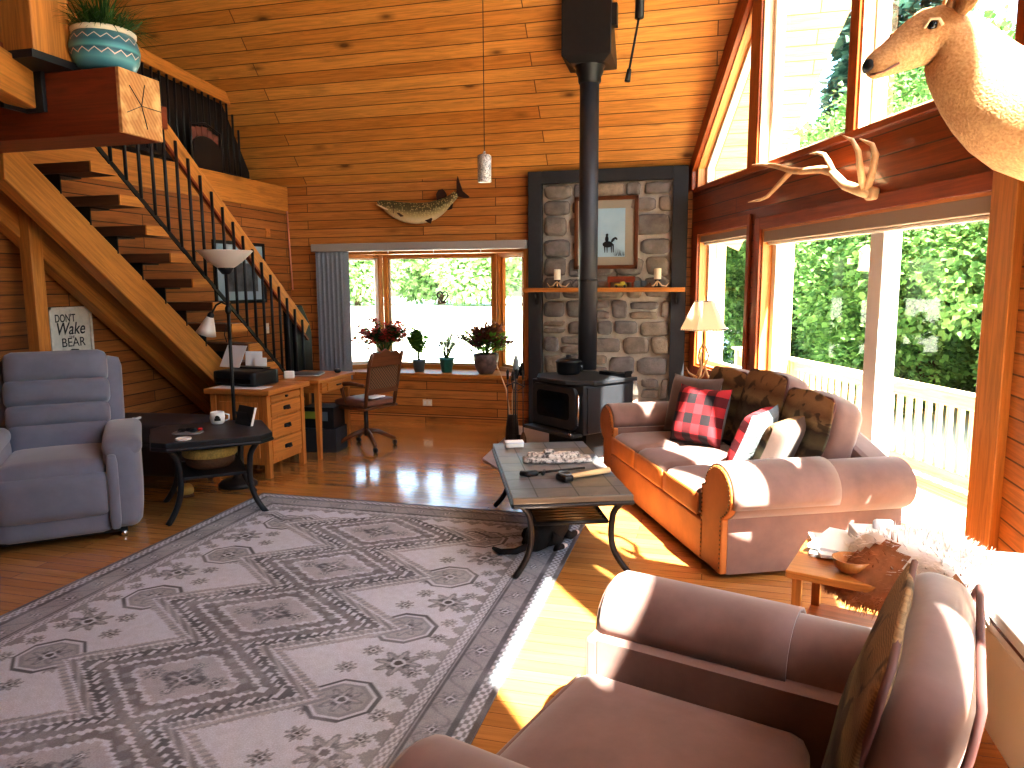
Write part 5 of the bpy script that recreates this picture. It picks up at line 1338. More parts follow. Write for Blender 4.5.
# ------------------------------------------------------------------ rolled arm sofa and matching chair
def roll_profile(s, x0, wid, H, roll):
    """arm cross section in (x,z): s=+1 rolls outwards to +x; inner face at x0"""
    pts = [(0, .03), (0, H - roll)]
    cx, cz = wid * .62, H - roll
    R_ = roll
    for k in range(0, 15):
        a = PI - k * PI * 1.32 / 14
        pts.append((cx + (R_ + .02) * math.cos(a) * 1.0, cz + R_ * math.sin(a)))
    pts.append((wid * .80, cz - roll * .95)); pts.append((wid * .80, .03))
    return [(x0 + s * px, pz) for px, pz in pts]
def seat_set(t, L, D, H, aw, nseat, roll, back_h, camel, frontmat, nails=True, seat_z=.46):
    """local x along the length, y to the back; front edge y=-D/2"""
    hl = L / 2; yf = -D / 2
    b = MB(); b.box(-hl + aw * .5, hl - aw * .5, yf + .02, D / 2 - .03, .09, .30); b.build('frame_rail', M[frontmat], t, bevel=.02)
    b = MB(); b.box(-hl + aw - .03, hl - aw + .03, yf - .005, yf + .03, .03, .27); b.build('front_apron', M[frontmat], t, bevel=.012)
    for s in (-1, 1):
        prof = roll_profile(s, s * (hl - aw), aw, H, roll)
        if s < 0: prof = prof
        b = MB(); b.prism(prof if s > 0 else prof[::-1], yf + .04, D / 2 - .015, 'xz', (0, 1, 0)); o = b.build('arm', M['suede'], t, autosm=True)
        b = MB(); b.prism(prof if s > 0 else prof[::-1], yf + .0, yf + .045, 'xz', (0, 0, 1)); fp = b.build('arm_front_panel', M[frontmat], t, bevel=.012)
        # padded arm cap
        cx = s * (hl - aw + aw * .62); cz = H - roll
        secs = []
        for y in [yf + .015, yf + .03] + [yf + .05 + k * (D * .52) / 6 for k in range(7)]:
            secs.append(y)
        b = MB(); vs = []; fs = []; N = 14
        for y in secs:
            rr_ = roll + .012 if y > yf + .02 else roll + .002
            for k in range(N):
                a = PI * 1.0 - k * (PI * 1.12) / (N - 1); vs.append((cx + s * (-(rr_ + .02) * math.cos(PI - a)) * -1 * -1 if False else cx + s * (rr_ + .02) * math.cos(a), y, cz + rr_ * math.sin(a)))
        for i in range(len(secs) - 1):
            for k in range(N - 1):
                q = (i * N + k, (i + 1) * N + k, (i + 1) * N + k + 1, i * N + k + 1); fs.append(q if s > 0 else q[::-1])
        b._add(vs, fs, (0, 1, 0), True); ob = b.build('arm_cap', M['suede'], o)
        sm = ob.modifiers.new('thick', 'SOLIDIFY'); sm.thickness = .012; sm.offset = 0
        if nails:
            b = MB(); path = prof[:]
            cxs = sum(p[0] for p in prof) / len(prof); czs = sum(p[1] for p in prof) / len(prof)
            pts = [Vector((p[0] + (cxs - p[0]) * .10, yf - .003, p[1] + (czs - p[1]) * .06)) for p in prof]
            rest = .0
            for i in range(len(pts) - 1):
                a, c = pts[i], pts[i + 1]; l = (c - a).length
                if l < 1e-5: continue
                q = rest
                while q < l: b.rbox((.011, .006, .011), tuple(a.lerp(c, q / l)), .004, n=1); q += .026
                rest = q - l
            b.build('nailhead_trim', M['brass'], fp)
    sw = (L - 2 * aw) / nseat
    for i in range(nseat):
        x = -hl + aw + sw * (i + .5)
        b = MB(); b.rbox((sw - .006, D * .66, .17), (x, yf + D * .33 - .005, seat_z - .085), .05, (0, .012, .022), n=9); o = b.build('seat_cushion', M['suede'], t)
        b = MB(); b.rbox((sw - .02, .02, .13), (x, yf - .012, seat_z - .095), .009, n=4); b.build('cushion_front', M[frontmat], o)
    # shaped back
    N = 24; pts = []
    for k in range(N + 1):
        u = -1 + 2 * k / N; x = u * (hl - aw * .3); z = back_h + camel * math.cos(u * PI / 2) ** 1.2 - (.03 * abs(u) ** 6)
        pts.append((x, z))
    b = MB(); b.prism([(hl - aw * .3, .15)] + [(-hl + aw * .3, .15)] + pts, D / 2 - .20, D / 2 - .02, 'xz'); b.build('back_frame', M['suede'], t, bevel=.035)
    for x in (-hl + aw * .5, hl - aw * .5):
        for y in (yf + .12, D / 2 - .12):
            b = MB(); b.cyl((x, y, 0), (x, y, .10), .022, .032, 10); b.build('foot', M['darkoak'], t)

SA = A1
L_, D_ = 2.28, 1.10
SA = A1 + math.radians(3.9); near = Vector((.12, 3.93, 0)); dv = RZ(SA) @ Vector((1, 0, 0)); ov = RZ(SA) @ Vector((0, 1, 0))
SCn = near - dv * L_ / 2 + ov * D_ / 2
t = thing('sofa', 'brown suede rolled arm sofa with nailhead trimmed tan front under the wide window', 'sofa', SCn, SA)
seat_set(t, L_, D_, .625, .33, 3, .145, .62, .22, 'tan', seat_z=.445)
# local: x=+ near end
def back_cush(t, x, w_, h, z0, yb, tilt, mat, tag_, tw=0, th=.17, puff=.035, gus='suede', sc=1.6):
    T = TR(x, yb, z0) @ RZ(tw) @ RX(-tilt); Ti = T.inverted(); r = min(.07, th * .42)
    def uvn(c):
        q = Ti @ c; return (q.x * sc + x * 3, q.z / h)
    def sag(q, n_): return Vector((q.x * (1 + .04 * math.cos(q.z * 9)), q.y + .004 * math.sin(q.x * 23) * math.cos(q.z * 17), q.z + .012 * math.cos(q.x * 8)))
    b = MB(T); b.rbox((w_, th, h), (0, 0, h / 2), r, (.012, puff, .02), n=12, fn=sag); o = b.build('back_cushion', M[gus], t); o['label'] = tag_
    b = MB(T); b.rbox((w_ - .012, .03, h - .012), (0, -th * .5 + .004, h / 2), .014, (.01, puff, .012), n=12, fn=lambda q, n_: sag(q, n_) - Vector((0, puff * .95 * (1 - n_[0] ** 2) * (1 - n_[2] ** 2) if n_[1] > 0 else 0, 0)) + Vector((0, -.0 , 0))); b.build('printed_face', M[mat], o, uvn=uvn)
    for sy in ((-1, 1) if w_ > .65 else (-1,)):
        ring = rr(w_ - .004, h + .0, .06, 6, cz=h / 2)
        b = MB(T); b.tube([tuple(sag(Vector((p[0] * 1.012, sy * th * .5 + (.006 if sy < 0 else -.01), p[1] * 1.008)), 0)) for p in ring + ring[:1]], .008, 6, cap=False); b.build('piping', M['piping'], o)
for i, (x, w_, tw, h) in enumerate(((-.52, .54, .05, .50), (0.02, .56, -.03, .54), (.57, .58, -.08, .48))):
    back_cush(t, x, w_, h, .44, .24, .26, 'tapestry', 'boxed back cushion in a woven woodland scene', tw, .21)
def loc2w(C, A, x, y, z): return Matrix.Translation(C) @ RZ(A) @ Vector((x, y, z))
def throw(name, lab, C, A, x, y, z, w_, h, th, rz, tilt, mat, matb=None, roll=0, uvs=1):
    p = loc2w(C, A, x, y, z); t = thing(name, lab, 'pillow', p, A + rz)
    T = RX(-tilt) @ RY(roll) @ TR(0, 0, h / 2)
    b = MB(T); b.pillow(w_, h, th, Matrix()); nf = len(b.f) // 2
    Ti = T.inverted()
    if matb:
        f_all, g_all, s_all = b.f, b.fg, b.sm
        b.f, b.fg, b.sm = f_all[:nf], g_all[:nf], s_all[:nf]; b.build('pillow_face', M[mat], t, uvn=lambda c: ((Ti @ c).x * uvs, (Ti @ c).z * uvs + (.5 if uvs > 1 else 0)))
        b.f, b.fg, b.sm = f_all[nf:], g_all[nf:], s_all[nf:]; b.build('pillow_back', M[matb], t)
    else: b.build('pillow_cover', M[mat], t, uvn=lambda c: ((Ti @ c).x * uvs, (Ti @ c).z * uvs))
    return t
throw('throw_pillow', 'plain brown suede pillow in the far corner of the sofa', SCn, SA, -.58, -.04, .455, .46, .46, .17, .50, .28, 'browncloth')
throw('throw_pillow', 'red and black plaid pillow facing out at the far end of the sofa', SCn, SA, -.22, -.14, .455, .44, .43, .18, .52, .30, 'plaid', 'sherpa')
throw('throw_pillow', 'red and black plaid pillow with pale sherpa back turned on edge mid sofa', SCn, SA, .36, -.08, .455, .42, .40, .15, -.85, .40, 'plaid', 'sherpa', .05)
throw('throw_pillow', 'tapestry pillow with brown trim leaning by the near sofa arm', SCn, SA, .58, -.02, .455, .40, .38, .15, -1.0, .42, 'tapestry', 'browncloth', .05, 2.2)

CC = Vector((.05, 1.65, 0)); CA = math.atan2(-.96, -.29)
t = thing('armchair', 'wide brown suede rolled arm chair in the foreground', 'armchair', CC, CA)
seat_set(t, 1.30, 1.0, .66, .33, 1, .12, .76, .05, 'suede', nails=False, seat_z=.455)
back_cush(t, 0, .68, .52, .44, .30, .24, 'tapestry', 'puffy back cushion with tapestry face and brown piped sides', 0, .15, .03)

# ------------------------------------------------------------------ things on the coffee table
def on_ct(x, y, z=.468):
    return Matrix.Translation((-.925, 4.47, z)) @ RZ(CT) @ Vector((x, y, 0))
t = thing('white_tin', 'small white box at the far left corner of the coffee table', 'box', on_ct(-.19, .56), CT)
b = MB(); b.rbox((.13, .09, .03), (0, 0, .016), .006, n=3); b.build('box_base', M['white'], t)
b = MB(); b.rbox((.134, .094, .012), (0, 0, .036), .004, n=3); b.build('lid', M['paper'], t)
t = thing('stone_platter', 'long speckled grey stone piece lying on the middle of the coffee table', 'platter', on_ct(.04, .10), CT - .05)
b = MB(); b.rbox((.44, .17, .03), (0, 0, .016), .014, n=8, fn=lambda q, n_: Vector((q.x, q.y * (1 - .35 * (q.x / .22) ** 2), q.z))); b.build('slab', M['speckle'], t)
b = MB(); b.rbox((.34, .11, .03), (-.02, .01, .038), .014, n=8, fn=lambda q, n_: Vector((q.x, q.y * (1 - .4 * (q.x / .2) ** 2), q.z + .012 * math.sin(q.x * 31) * math.cos(q.y * 40)))); b.build('ridge', M['speckle'], t)
b = MB(); b.rbox((.07, .05, .03), (-.05, .03, .058), .014, n=4); b.build('pebble', M['speckle'], t)
t = thing('wooden_mallet', 'mallet with pale wooden handle and rope wrapped head on the coffee table', 'tool', on_ct(.06, -.36), CT + .42)
b = MB(); b.cyl((-.02, 0, .022), (.26, 0, .024), .014, .018, 12); b.build('handle', plain('bare_wood', rgb(226, 196, 150), .6), t)
b = MB(); b.rbox((.07, .10, .04), (-.06, 0, .022), .015, n=4); b.build('head', M['iron'], t)
b = MB(); b.tube([(-.06 + .035 * math.cos(a * .6), .042 * math.sin(a * .6), .045 + .003 * (a % 2)) for a in range(18)], .005, 6); b.build('rope_wrap', M['sherpa'], t)
t = thing('metal_tongs', 'dark metal pipe tool with a clamp head left of the mallet on the coffee table', 'tool', on_ct(-.08, -.22), CT + .18)
b = MB(); b.cyl((-.06, 0, .014), (.26, .03, .014), .007, n=8); b.build('shaft', M['iron'], t)
b = MB(); b.rbox((.07, .05, .03), (-.09, -.01, .016), .01, n=3); b.cyl((-.15, .02, .014), (-.11, -.03, .014), .016, n=10); b.build('clamp_head', M['black'], t)
b = MB(); b.cyl((-.03, -.03, .012), (-.0, .03, .014), .011, n=8); b.build('knob', M['black'], t)

# ------------------------------------------------------------------ cat under the coffee table
cx_, cy_ = -.92, 4.28
t = thing('cat', 'black and white cat lying on the rug under the coffee table', 'cat', (cx_, cy_, .013), 1.25)
secs = []
prof = [(-.20, .03, .03, .05), (-.17, .07, .075, .07), (-.10, .09, .10, .085), (0, .092, .095, .09), (.08, .085, .085, .088), (.14, .075, .075, .09), (.18, .055, .06, .11), (.215, .045, .048, .13), (.25, .05, .048, .14), (.28, .045, .042, .14), (.305, .026, .024, .128), (.318, .012, .010, .125)]
for x, ry, rz_, z in prof: secs.append(((x, 0, max(z, rz_ + .002)), (0, ry, 0), (0, 0, rz_)))
b = MB(); b.loft(secs, 16); body = b.build('body', M['blackfur'], t, sub=1)
b = MB(); b.tube([(-.18, .03, .04), (-.26, .07, .025), (-.30, .15, .02), (-.27, .22, .02)], [.022, .02, .018, .010], 8); b.build('tail', M['blackfur'], t)
for s in (-1, 1):
    b = MB(); b.tube([(.12, s * .06, .05), (.16, s * .075, .025), (.24, s * .06, .018)], [.028, .022, .018], 8); o = b.build('front_leg', M['blackfur'], t)
    b = MB(); b.rbox((.045, .034, .026), (.255, s * .06, .016), .012, n=3); b.build('white_paw', M['whitefur'], o)
    b = MB(); b.tube([(-.10, s * .07, .08), (-.04, s * .105, .05), (-.09, s * .11, .022), (-.02, s * .115, .018)], [.05, .036, .02, .017], 8); o = b.build('hind_leg', M['blackfur'], t)
    b = MB(); b.rbox((.05, .034, .026), (-.0, s * .115, .016), .012, n=3); b.build('white_paw', M['whitefur'], o)
    b = MB(); b._add([(.245, s * .012, .175), (.265, s * .045, .165), (.235, s * .045, .165), (.245, s * .036, .212)], [(0, 1, 3), (1, 2, 3), (2, 0, 3), (0, 2, 1)]); b.build('ear', M['blackfur'], t)
    b = MB(); b.rbox((.008, .012, .010), (.300, s * .019, .147), .004, n=2); b.build('eye', M['yellow'], t)
b = MB(); b.loft([((.14, 0, .052), (0, .04, 0), (0, 0, .03)), ((.20, 0, .075), (0, .036, 0), (0, 0, .035)), ((.235, 0, .10), (0, .026, 0), (0, 0, .022))], 12); b.build('white_bib', M['whitefur'], t, sub=1)
b = MB(); b.rbox((.022, .034, .022), (.308, 0, .122), .010, n=3); b.build('muzzle', M['whitefur'], t)

# ------------------------------------------------------------------ lamp behind the sofa
LP = Vector((-.05, 7.0, 0))
t = thing('corner_table', 'small round wooden table in the corner behind the sofa', 'side table', LP)
b = MB(); b.lathe([(0, .60), (.19, .60), (.195, .61), (.195, .625), (.19, .63), (0, .63)], n=28); b.build('tabletop', M['oak'], t)
b = MB(); b.lathe([(.02, .05), (.03, .1), (.02, .3), (.028, .5), (.05, .6)], n=14); b.build('pedestal', M['oak'], t)
for k in range(3):
    a = k * 2.094; b = MB(); b.tube([(0, 0, .14), (.10 * math.cos(a), .10 * math.sin(a), .09), (.16 * math.cos(a), .16 * math.sin(a), .013)], .014, 8); b.build('leg', M['oak'], t)
t = thing('antler_lamp', 'antler table lamp with a laced parchment shade in the corner behind the sofa', 'lamp', (LP.x, LP.y, .631))
b = MB(); b.tube([(0, 0, .16), (0, 0, .62)], .008, 8); b.build('stem', M['brass'], t)
for a, pts in ((.2, [(.20, .0), (.13, .04), (.05, .11), (.02, .20), (.055, .29), (.03, .37), (.005, .40)]), (2.4, [(.20, .02), (.13, .05), (.05, .12), (.02, .2), (.05, .28), (.035, .35), (.005, .40)]), (4.3, [(.18, .0), (.12, .03), (.05, .10), (.015, .18), (.04, .26), (.03, .33)])):
    b = MB(); n_ = len(pts); b.tube([(math.cos(a) * r, math.sin(a) * r, z + .012) for r, z in pts], [.004] + [.013 - .0012 * k for k in range(n_ - 1)], 8); o = b.build('antler', M['antler'], t)
    b = MB(); b.tube([(math.cos(a) * .06, math.sin(a) * .06, .10), (math.cos(a + .5) * .12, math.sin(a + .5) * .12, .14), (math.cos(a + .6) * .15, math.sin(a + .6) * .15, .20)], [.011, .008, .002], 6); b.build('tine', M['antler'], o)
b = MB(); n_ = 6; z0, z1, r0, r1 = .545, .81, .215, .085
vs = [(r0 * math.cos(k * PI / 3 + .25), r0 * math.sin(k * PI / 3 + .25), z0) for k in range(6)] + [(r1 * math.cos(k * PI / 3 + .25), r1 * math.sin(k * PI / 3 + .25), z1) for k in range(6)]
b._add(vs, [(k, (k + 1) % 6, 6 + (k + 1) % 6, 6 + k) for k in range(6)]); sh = b.build('shade', M['lampshade'], t)
b = MB()
for (r, z) in ((r0, z0 + .008), (r1, z1 - .006)):
    for k in range(6):
        a0, a1 = k * PI / 3 + .25, (k + 1) * PI / 3 + .25
        for q in range(8):
            u = (q + .5) / 8; x = r * (math.cos(a0) * (1 - u) + math.cos(a1) * u) * 1.005; y = r * (math.sin(a0) * (1 - u) + math.sin(a1) * u) * 1.005
            b.rbox((.008, .008, .010), (x, y, z), .003, n=1)
b.build('lacing', M['darkoak'], sh)

# ------------------------------------------------------------------ side table between sofa and armchair
SP = Vector((.62, 3.10, 0))
t = thing('side_table', 'square side table between the sofa arm and the armchair', 'side table', SP, -.3)
b = MB(); b.box(-.24, .26, -.27, .27, .47, .50); b.build('tabletop', M['oak'], t, bevel=.005)
for x in (-.22, .20):
    for y in (-.24, .21):
        b = MB(); b.box(x, x + .035, y, y + .035, 0, .47, 'z'); b.build('leg', M['oak'], t, bevel=.003)
b = MB(); b.box(-.22, .235, -.24, .245, .16, .18); b.build('lower_shelf', M['oak'], t)
for i, (x, y, a, z, lab) in enumerate(((-.10, .08, .1, 0, 'bottom magazine of the sunlit stack on the side table'), (-.09, .07, .35, .012, 'middle magazine of the sunlit stack on the side table'), (-.08, .09, -.15, .024, 'top magazine of the sunlit stack on the side table'))):
    p = TR(*SP) @ RZ(-.3) @ Vector((x, y, .501 + z)); t = thing('magazine', lab, 'magazine', p, a - .3, 'magazines on the side table')
    b = MB(); b.box(-.105, .105, -.14, .14, 0, .0115); b.build('pages', M['paper'], t)
    b = MB(); b.box(-.106, .106, -.141, .141, .0112, .0118); b.build('cover', M['white'], t)
p = TR(*SP) @ RZ(-.3) @ Vector((.05, .18, .501)); t = thing('tissue_box', 'white tissue box at the sofa side of the side table', 'box', p, .1)
b = MB(); b.box(-.12, .12, -.06, .06, 0, .085); b.build('carton', M['white'], t, bevel=.004)
b = MB(); b.rbox((.08, .03, .05), (0, 0, .10), .014, n=4); b.build('tissue', M['paper'], t)
p = TR(*SP) @ RZ(-.3) @ Vector((-.02, -.16, .501)); t = thing('wooden_bowl', 'small tan wooden bowl behind the armchair cushion on the side table', 'bowl', p)
b = MB(); b.lathe([(.035, 0), (.06, .02), (.072, .055), (.066, .055), (.05, .02), (0, .012)], n=24); b.build('bowl', M['oak'], t)
# shaggy pelt draped on a bench along the window
t = thing('window_bench', 'white cushioned bench along the wall at the right edge', 'bench', (1.12, 2.45, 0))
b = MB(); b.rbox((.40, 1.5, .12), (0, 0, .50), .04, (0, 0, .015), n=8); b.build('seat_pad', M['paper'], t)
b = MB(); b.box(-.18, .18, -.72, .72, .10, .44); b.build('bench_box', M['white'], t, bevel=.006)
b = MB(); b.tube([(-.2, -.74, .50), (-.2, .74, .50)], .005, 6); b.build('seam', M['piping'], t)
for x in (-.15, .15):
    for y in (-.66, .66):
        b = MB(); b.box(x - .02, x + .02, y - .02, y + .02, 0, .10, 'z'); b.build('foot', M['oak'], t)
def pelt():
    random.seed(21); t = thing('sheepskin_pelt', 'shaggy brown pelt, sunlit part coloured white, draped between the bench and the side table', 'pelt', (.80, 2.92, .57), .5)
    b = MB(); b.rbox((.46, .62, .08), (0, 0, 0), .04, (0, 0, .03), n=20, fn=lambda q, n_: Vector((q.x * (1 + .12 * math.sin(q.y * 17)), q.y, q.z - max(0, -q.x - .08) * .9 - .5 * max(0, abs(q.y) - .22)))); F0, G0, S0 = b.f, b.fg, b.sm
    def cx_(f): return sum(b.v[q].x for q in f) / len(f)
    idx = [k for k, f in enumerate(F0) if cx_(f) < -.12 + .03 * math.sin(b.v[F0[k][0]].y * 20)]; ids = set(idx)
    hide = b.build('hide', M['whitefur'], t)  # white colour stands in for strong sun on the outer side
    b.f = [F0[k] for k in idx]; b.fg = [G0[k] for k in idx]; b.sm = [True] * len(idx); b.v = [v + Vector((-.003, 0, .002)) for v in b.v]; b.build('brown_flank', M['pelt'], hide)
    me = hide.data; bt = MB(); bw = MB(); polys = list(me.polygons)
    for k in range(9000):
        pg = random.choice(polys); vv = [me.vertices[q].co for q in pg.vertices]; a, c = random.random(), random.random()
        p = vv[0].lerp(vv[1], a).lerp(vv[3].lerp(vv[2], a), c); d = (pg.normal + Vector((random.uniform(-.5, .5) - .2, random.uniform(-.5, .5), random.uniform(-.8, .0)))).normalized()
        s = d.cross(Vector((0, 0, 1))).normalized() * .0028; L = random.uniform(.022, .045)
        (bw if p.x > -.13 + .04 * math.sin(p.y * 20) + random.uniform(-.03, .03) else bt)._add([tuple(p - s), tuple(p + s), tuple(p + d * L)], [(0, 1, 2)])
    bt.build('brown_hair', M['pelt'], hide)['kind'] = 'stuff'; bw.build('sunlit_hair', M['whitefur'], hide)['kind'] = 'stuff'
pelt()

# ------------------------------------------------------------------ antler on the window header
t = thing('shed_antler', 'shed deer antler mounted on the red boards above the wide window', 'antler', W1 @ Vector((2.15, -.02, 2.36)), A1)
def ap(l): return [(s - 2.15, y + .02, z - 2.36) for s, y, z in l]
b = MB(); b.tube(ap([(3.22, -.04, 2.13), (3.18, -.09, 2.15), (3.06, -.12, 2.196), (2.92, -.13, 2.295), (2.80, -.13, 2.33), (2.687, -.12, 2.343), (2.48, -.11, 2.365), (2.294, -.10, 2.40), (2.15, -.09, 2.44), (2.008, -.08, 2.473), (1.78, -.07, 2.52), (1.548, -.06, 2.552)]), [.040, .034, .030, .028, .027, .025, .024, .025, .022, .019, .014, .004], 10)
mo = b.build('main_beam', M['antler'], t)
for pts, rs in (([(2.31, -.10, 2.39), (2.20, -.10, 2.35), (2.066, -.10, 2.30), (1.94, -.10, 2.255), (1.813, -.10, 2.244), (1.589, -.10, 2.25)], [.02, .019, .017, .015, .012, .003]),
                ([(2.94, -.13, 2.29), (2.91, -.15, 2.36), (2.87, -.16, 2.41), (2.81, -.17, 2.432), (2.72, -.18, 2.44)], [.02, .018, .015, .01, .003]),
                ([(3.19, -.07, 2.14), (3.257, -.14, 2.26), (3.275, -.17, 2.36), (3.24, -.19, 2.43), (3.155, -.21, 2.475)], [.024, .021, .018, .013, .003]),
                ([(3.20, -.06, 2.14), (3.30, -.09, 2.24), (3.355, -.11, 2.33), (3.33, -.12, 2.39), (3.214, -.13, 2.445)], [.024, .022, .02, .015, .004])):
    b = MB(); b.tube(ap(pts), rs, 8); b.build('tine', M['antler'], t)
b = MB(); b.rbox((.09, .06, .075), tuple(ap([(3.225, -.04, 2.125)])[0]), .02, n=3); b.build('burr', M['antler'], t)

# ------------------------------------------------------------------ deer head mount
t = thing('deer_head_mount', 'mounted whitetail deer head and neck on the wall at the upper right', 'deer mount', (1.355, 2.72, 2.16))
T0 = Vector((1.355, 2.72, 2.16))
path = [((1.355, 2.70, 2.16), .24, .27), ((1.20, 2.72, 2.115), .215, .24), ((1.05, 2.74, 2.09), .19, .212), ((.935, 2.75, 2.115), .165, .192), ((.84, 2.755, 2.19), .13, .155), ((.772, 2.755, 2.275), .105, .128),
        ((.715, 2.75, 2.36), .088, .108), ((.668, 2.745, 2.388), .080, .096), ((.612, 2.735, 2.358), .066, .080), ((.560, 2.728, 2.326), .052, .060), ((.513, 2.72, 2.300), .043, .048), ((.482, 2.715, 2.285), .037, .041), ((.463, 2.712, 2.277), .020, .024)]
secs = []
for i, (c, ry, rz_) in enumerate(path):
    c0 = Vector(path[max(0, i - 1)][0]); c1 = Vector(path[min(len(path) - 1, i + 1)][0]); d = (c1 - c0).normalized()
    if i == 0: d = Vector((-1, 0, 0))
    up_ = Vector((0, 0, 1)); b_ = (up_ - d * up_.dot(d)); b_ = b_.normalized() if b_.length > .2 else Vector((1, 0, 0))
    a_ = d.cross(b_).normalized()
    secs.append((Vector(c) - T0, a_ * ry, b_ * rz_))
b = MB(); b.loft(secs, 20); hd = b.build('head_and_neck', M['deer'], t, sub=1)
def dm(fn, name, mat, par=t, **k):
    b = MB(TR(-T0.x, -T0.y, -T0.z)); fn(b); return b.build(name, M[mat], par, **k)
dm(lambda b: b.rbox((.040, .060, .040), (.474, 2.713, 2.290), .017, n=4), 'nose', 'black')
dm(lambda b: b.tube([(.472, 2.684, 2.256), (.512, 2.678, 2.262), (.555, 2.680, 2.285)], .004, 6), 'mouth', 'leatherb')
for s in (-1, 1):
    yy_ = 2.74 + s * .070
    o = dm(lambda b: b.rbox((.030, .020, .026), (.640, yy_, 2.388), .010, n=4), 'eye', 'glassdark')
    dm(lambda b: b.tube([(.617, 2.74 + s * .072, 2.380), (.632, 2.74 + s * .078, 2.404), (.656, 2.74 + s * .080, 2.402), (.667, 2.74 + s * .080, 2.382)], .005, 6), 'eyelid', 'deerwhite')
    # ear : cupped leaf
    base = Vector((.71, 2.75 + s * .06, 2.43)); tip = Vector((.74 if s < 0 else .575, 2.75 + s * .20, 2.57 if s < 0 else 2.445))
    d = (tip - base); side = d.cross(Vector((1, 0, .3))).normalized(); n_ = d.cross(side).normalized()
    def ear(b, dx=0, sc=1):
        vs = []; fs = []; m = 8
        for i in range(m + 1):
            u = i / m; w_ = .058 * math.sin(min(1, u * 1.15 + .12) * PI) ** .8 * sc if u < 1 else .002
            for k in (-1, -.5, 0, .5, 1): vs.append(tuple(base + d * u * sc + side * w_ * k + n_ * (-(k * k) * .018 + dx)))
        for i in range(m):
            for k in range(4): fs.append((i * 5 + k, i * 5 + k + 1, i * 5 + k + 6, i * 5 + k + 5))
        b._add(vs, fs, (1, 0, 0), True)
    o = dm(lambda b: ear(b), 'ear', 'deer'); sm = o.modifiers.new('t', 'SOLIDIFY'); sm.thickness = .006
    # antler
    ps = [Vector((.70, 2.75 + s * .035, 2.44)), Vector((.735, 2.75 + s * .06, 2.55)), Vector((.76, 2.75 + s * .13, 2.66)), Vector((.72, 2.75 + s * .19, 2.77)), Vector((.63, 2.75 + s * .19, 2.86)), Vector((.56, 2.75 + s * .15, 2.92))]
    o = dm(lambda b: b.tube(ps, [.021, .018, .016, .014, .010, .003], 8), 'antler', 'antler')
    for k, e in ((1, (.66, .05, .12)), (3, (-.02, .02, .13)), (4, (-.02, .0, .11))):
        q = ps[k]; e_ = q + Vector((-.06 if k == 1 else e[0], e[1] * .3 * s, e[2] if k != 1 else .09))
        dm(lambda b: b.tube([q, (q + e_) / 2 + Vector((-.015, 0, 0)), e_], [.012, .009, .002], 6), 'tine', 'antler', o)
b = MB(); b.prism([(.0 + .30 * math.cos(k * PI / 12) * .85, .33 * math.sin(k * PI / 12) + .0) for k in range(24)], -.022, -.002, 'yz'); b.build('backing_plaque', M['oak'], t, bevel=.005)

# ------------------------------------------------------------------ outdoors: deck, railing, posts, trees
b = MB(W1); b.box(-3.2, 4.9, .19, 1.85, -.25, -.13); b2 = W2
struct(b.build('trim_28', M['deck']), 'sunny deck boards outside the prow windows')
b = MB(W2); b.box(.45, 7, .19, 2.4, -.25, -.13); struct(b.build('trim_29', M['deck']), 'deck boards outside the near wall')
def deck_rail(T, s0, s1, off, lab, posts):
    p0 = T @ Vector((s0, off, -.13)); a = math.atan2((T @ Vector((1, 0, 0)) - T @ Vector((0, 0, 0))).y, (T @ Vector((1, 0, 0)) - T @ Vector((0, 0, 0))).x)
    t = thing('deck_railing', lab, 'railing', p0, a); L = s1 - s0
    b = MB(); b.box(0, L, -.07, .07, .80, .835); b.build('cap_rail', M['rail'], t, bevel=.004)
    b = MB(); b.box(0, L, -.02, .02, .70, .80); b.build('top_rail', M['rail'], t)
    b = MB(); b.box(0, L, -.02, .02, .06, .15); b.build('bottom_rail', M['rail'], t)
    x = .06; k = 0
    while x < L - .05:
        b = MB(); b.box(x - .02, x + .02, .02, .058, .04, .80, 'z'); b.build('baluster', M['rail'], t); x += .135
    for q in posts:
        b = MB(); b.box(q - s0 - .045, q - s0 + .045, -.045, .045, 0, .80, 'z'); b.build('post', M['rail'], t)
deck_rail(W1, -2.6, 4.6, 1.62, 'pale wooden deck railing outside the window behind the sofa', (-2.5, -.9, .8, 2.5, 4.5))
deck_rail(W2, .75, 6.4, 2.1, 'pale deck railing outside the near wall', (.8, 3, 5.4))
for i, (s, o_, lab) in enumerate(((-2.9, 1.45, 'yellowish roof post on the deck seen through the small window'), (-.96, 1.50, 'yellowish roof post on the deck seen through the wide window'))):
    p = W1 @ Vector((s, o_, -.13)); t = thing('porch_post', lab, 'post', p, A1)
    b = MB(); b.box(-.07, .07, -.07, .07, 0, 3.4, 'z'); b.build('shaft', M['soffit'], t, bevel=.008)
    b = MB(); b.box(-.085, .085, -.085, .085, 0, .03); b.build('foot_plate', M['iron'], t)
p = W1 @ Vector((3.0, 1.62, .705)); t = thing('garden_ornament', 'small white squirrel shaped ornament on the deck railing', 'ornament', p, A1)
b = MB(); b.loft([((0, 0, 0), (.03, 0, 0), (0, .025, 0)), ((0, 0, .05), (.035, 0, 0), (0, .03, 0)), ((.01, 0, .09), (.022, 0, 0), (0, .02, 0)), ((.02, 0, .12), (.022, 0, 0), (0, .018, 0)), ((.025, 0, .14), (.008, 0, 0), (0, .008, 0))], 10); b.build('body', M['white'], t)
b = MB(); b.tube([(-.03, 0, .01), (-.06, 0, .05), (-.05, 0, .10), (-.07, 0, .13)], [.012, .016, .014, .005], 8); b.build('tail', M['white'], t)
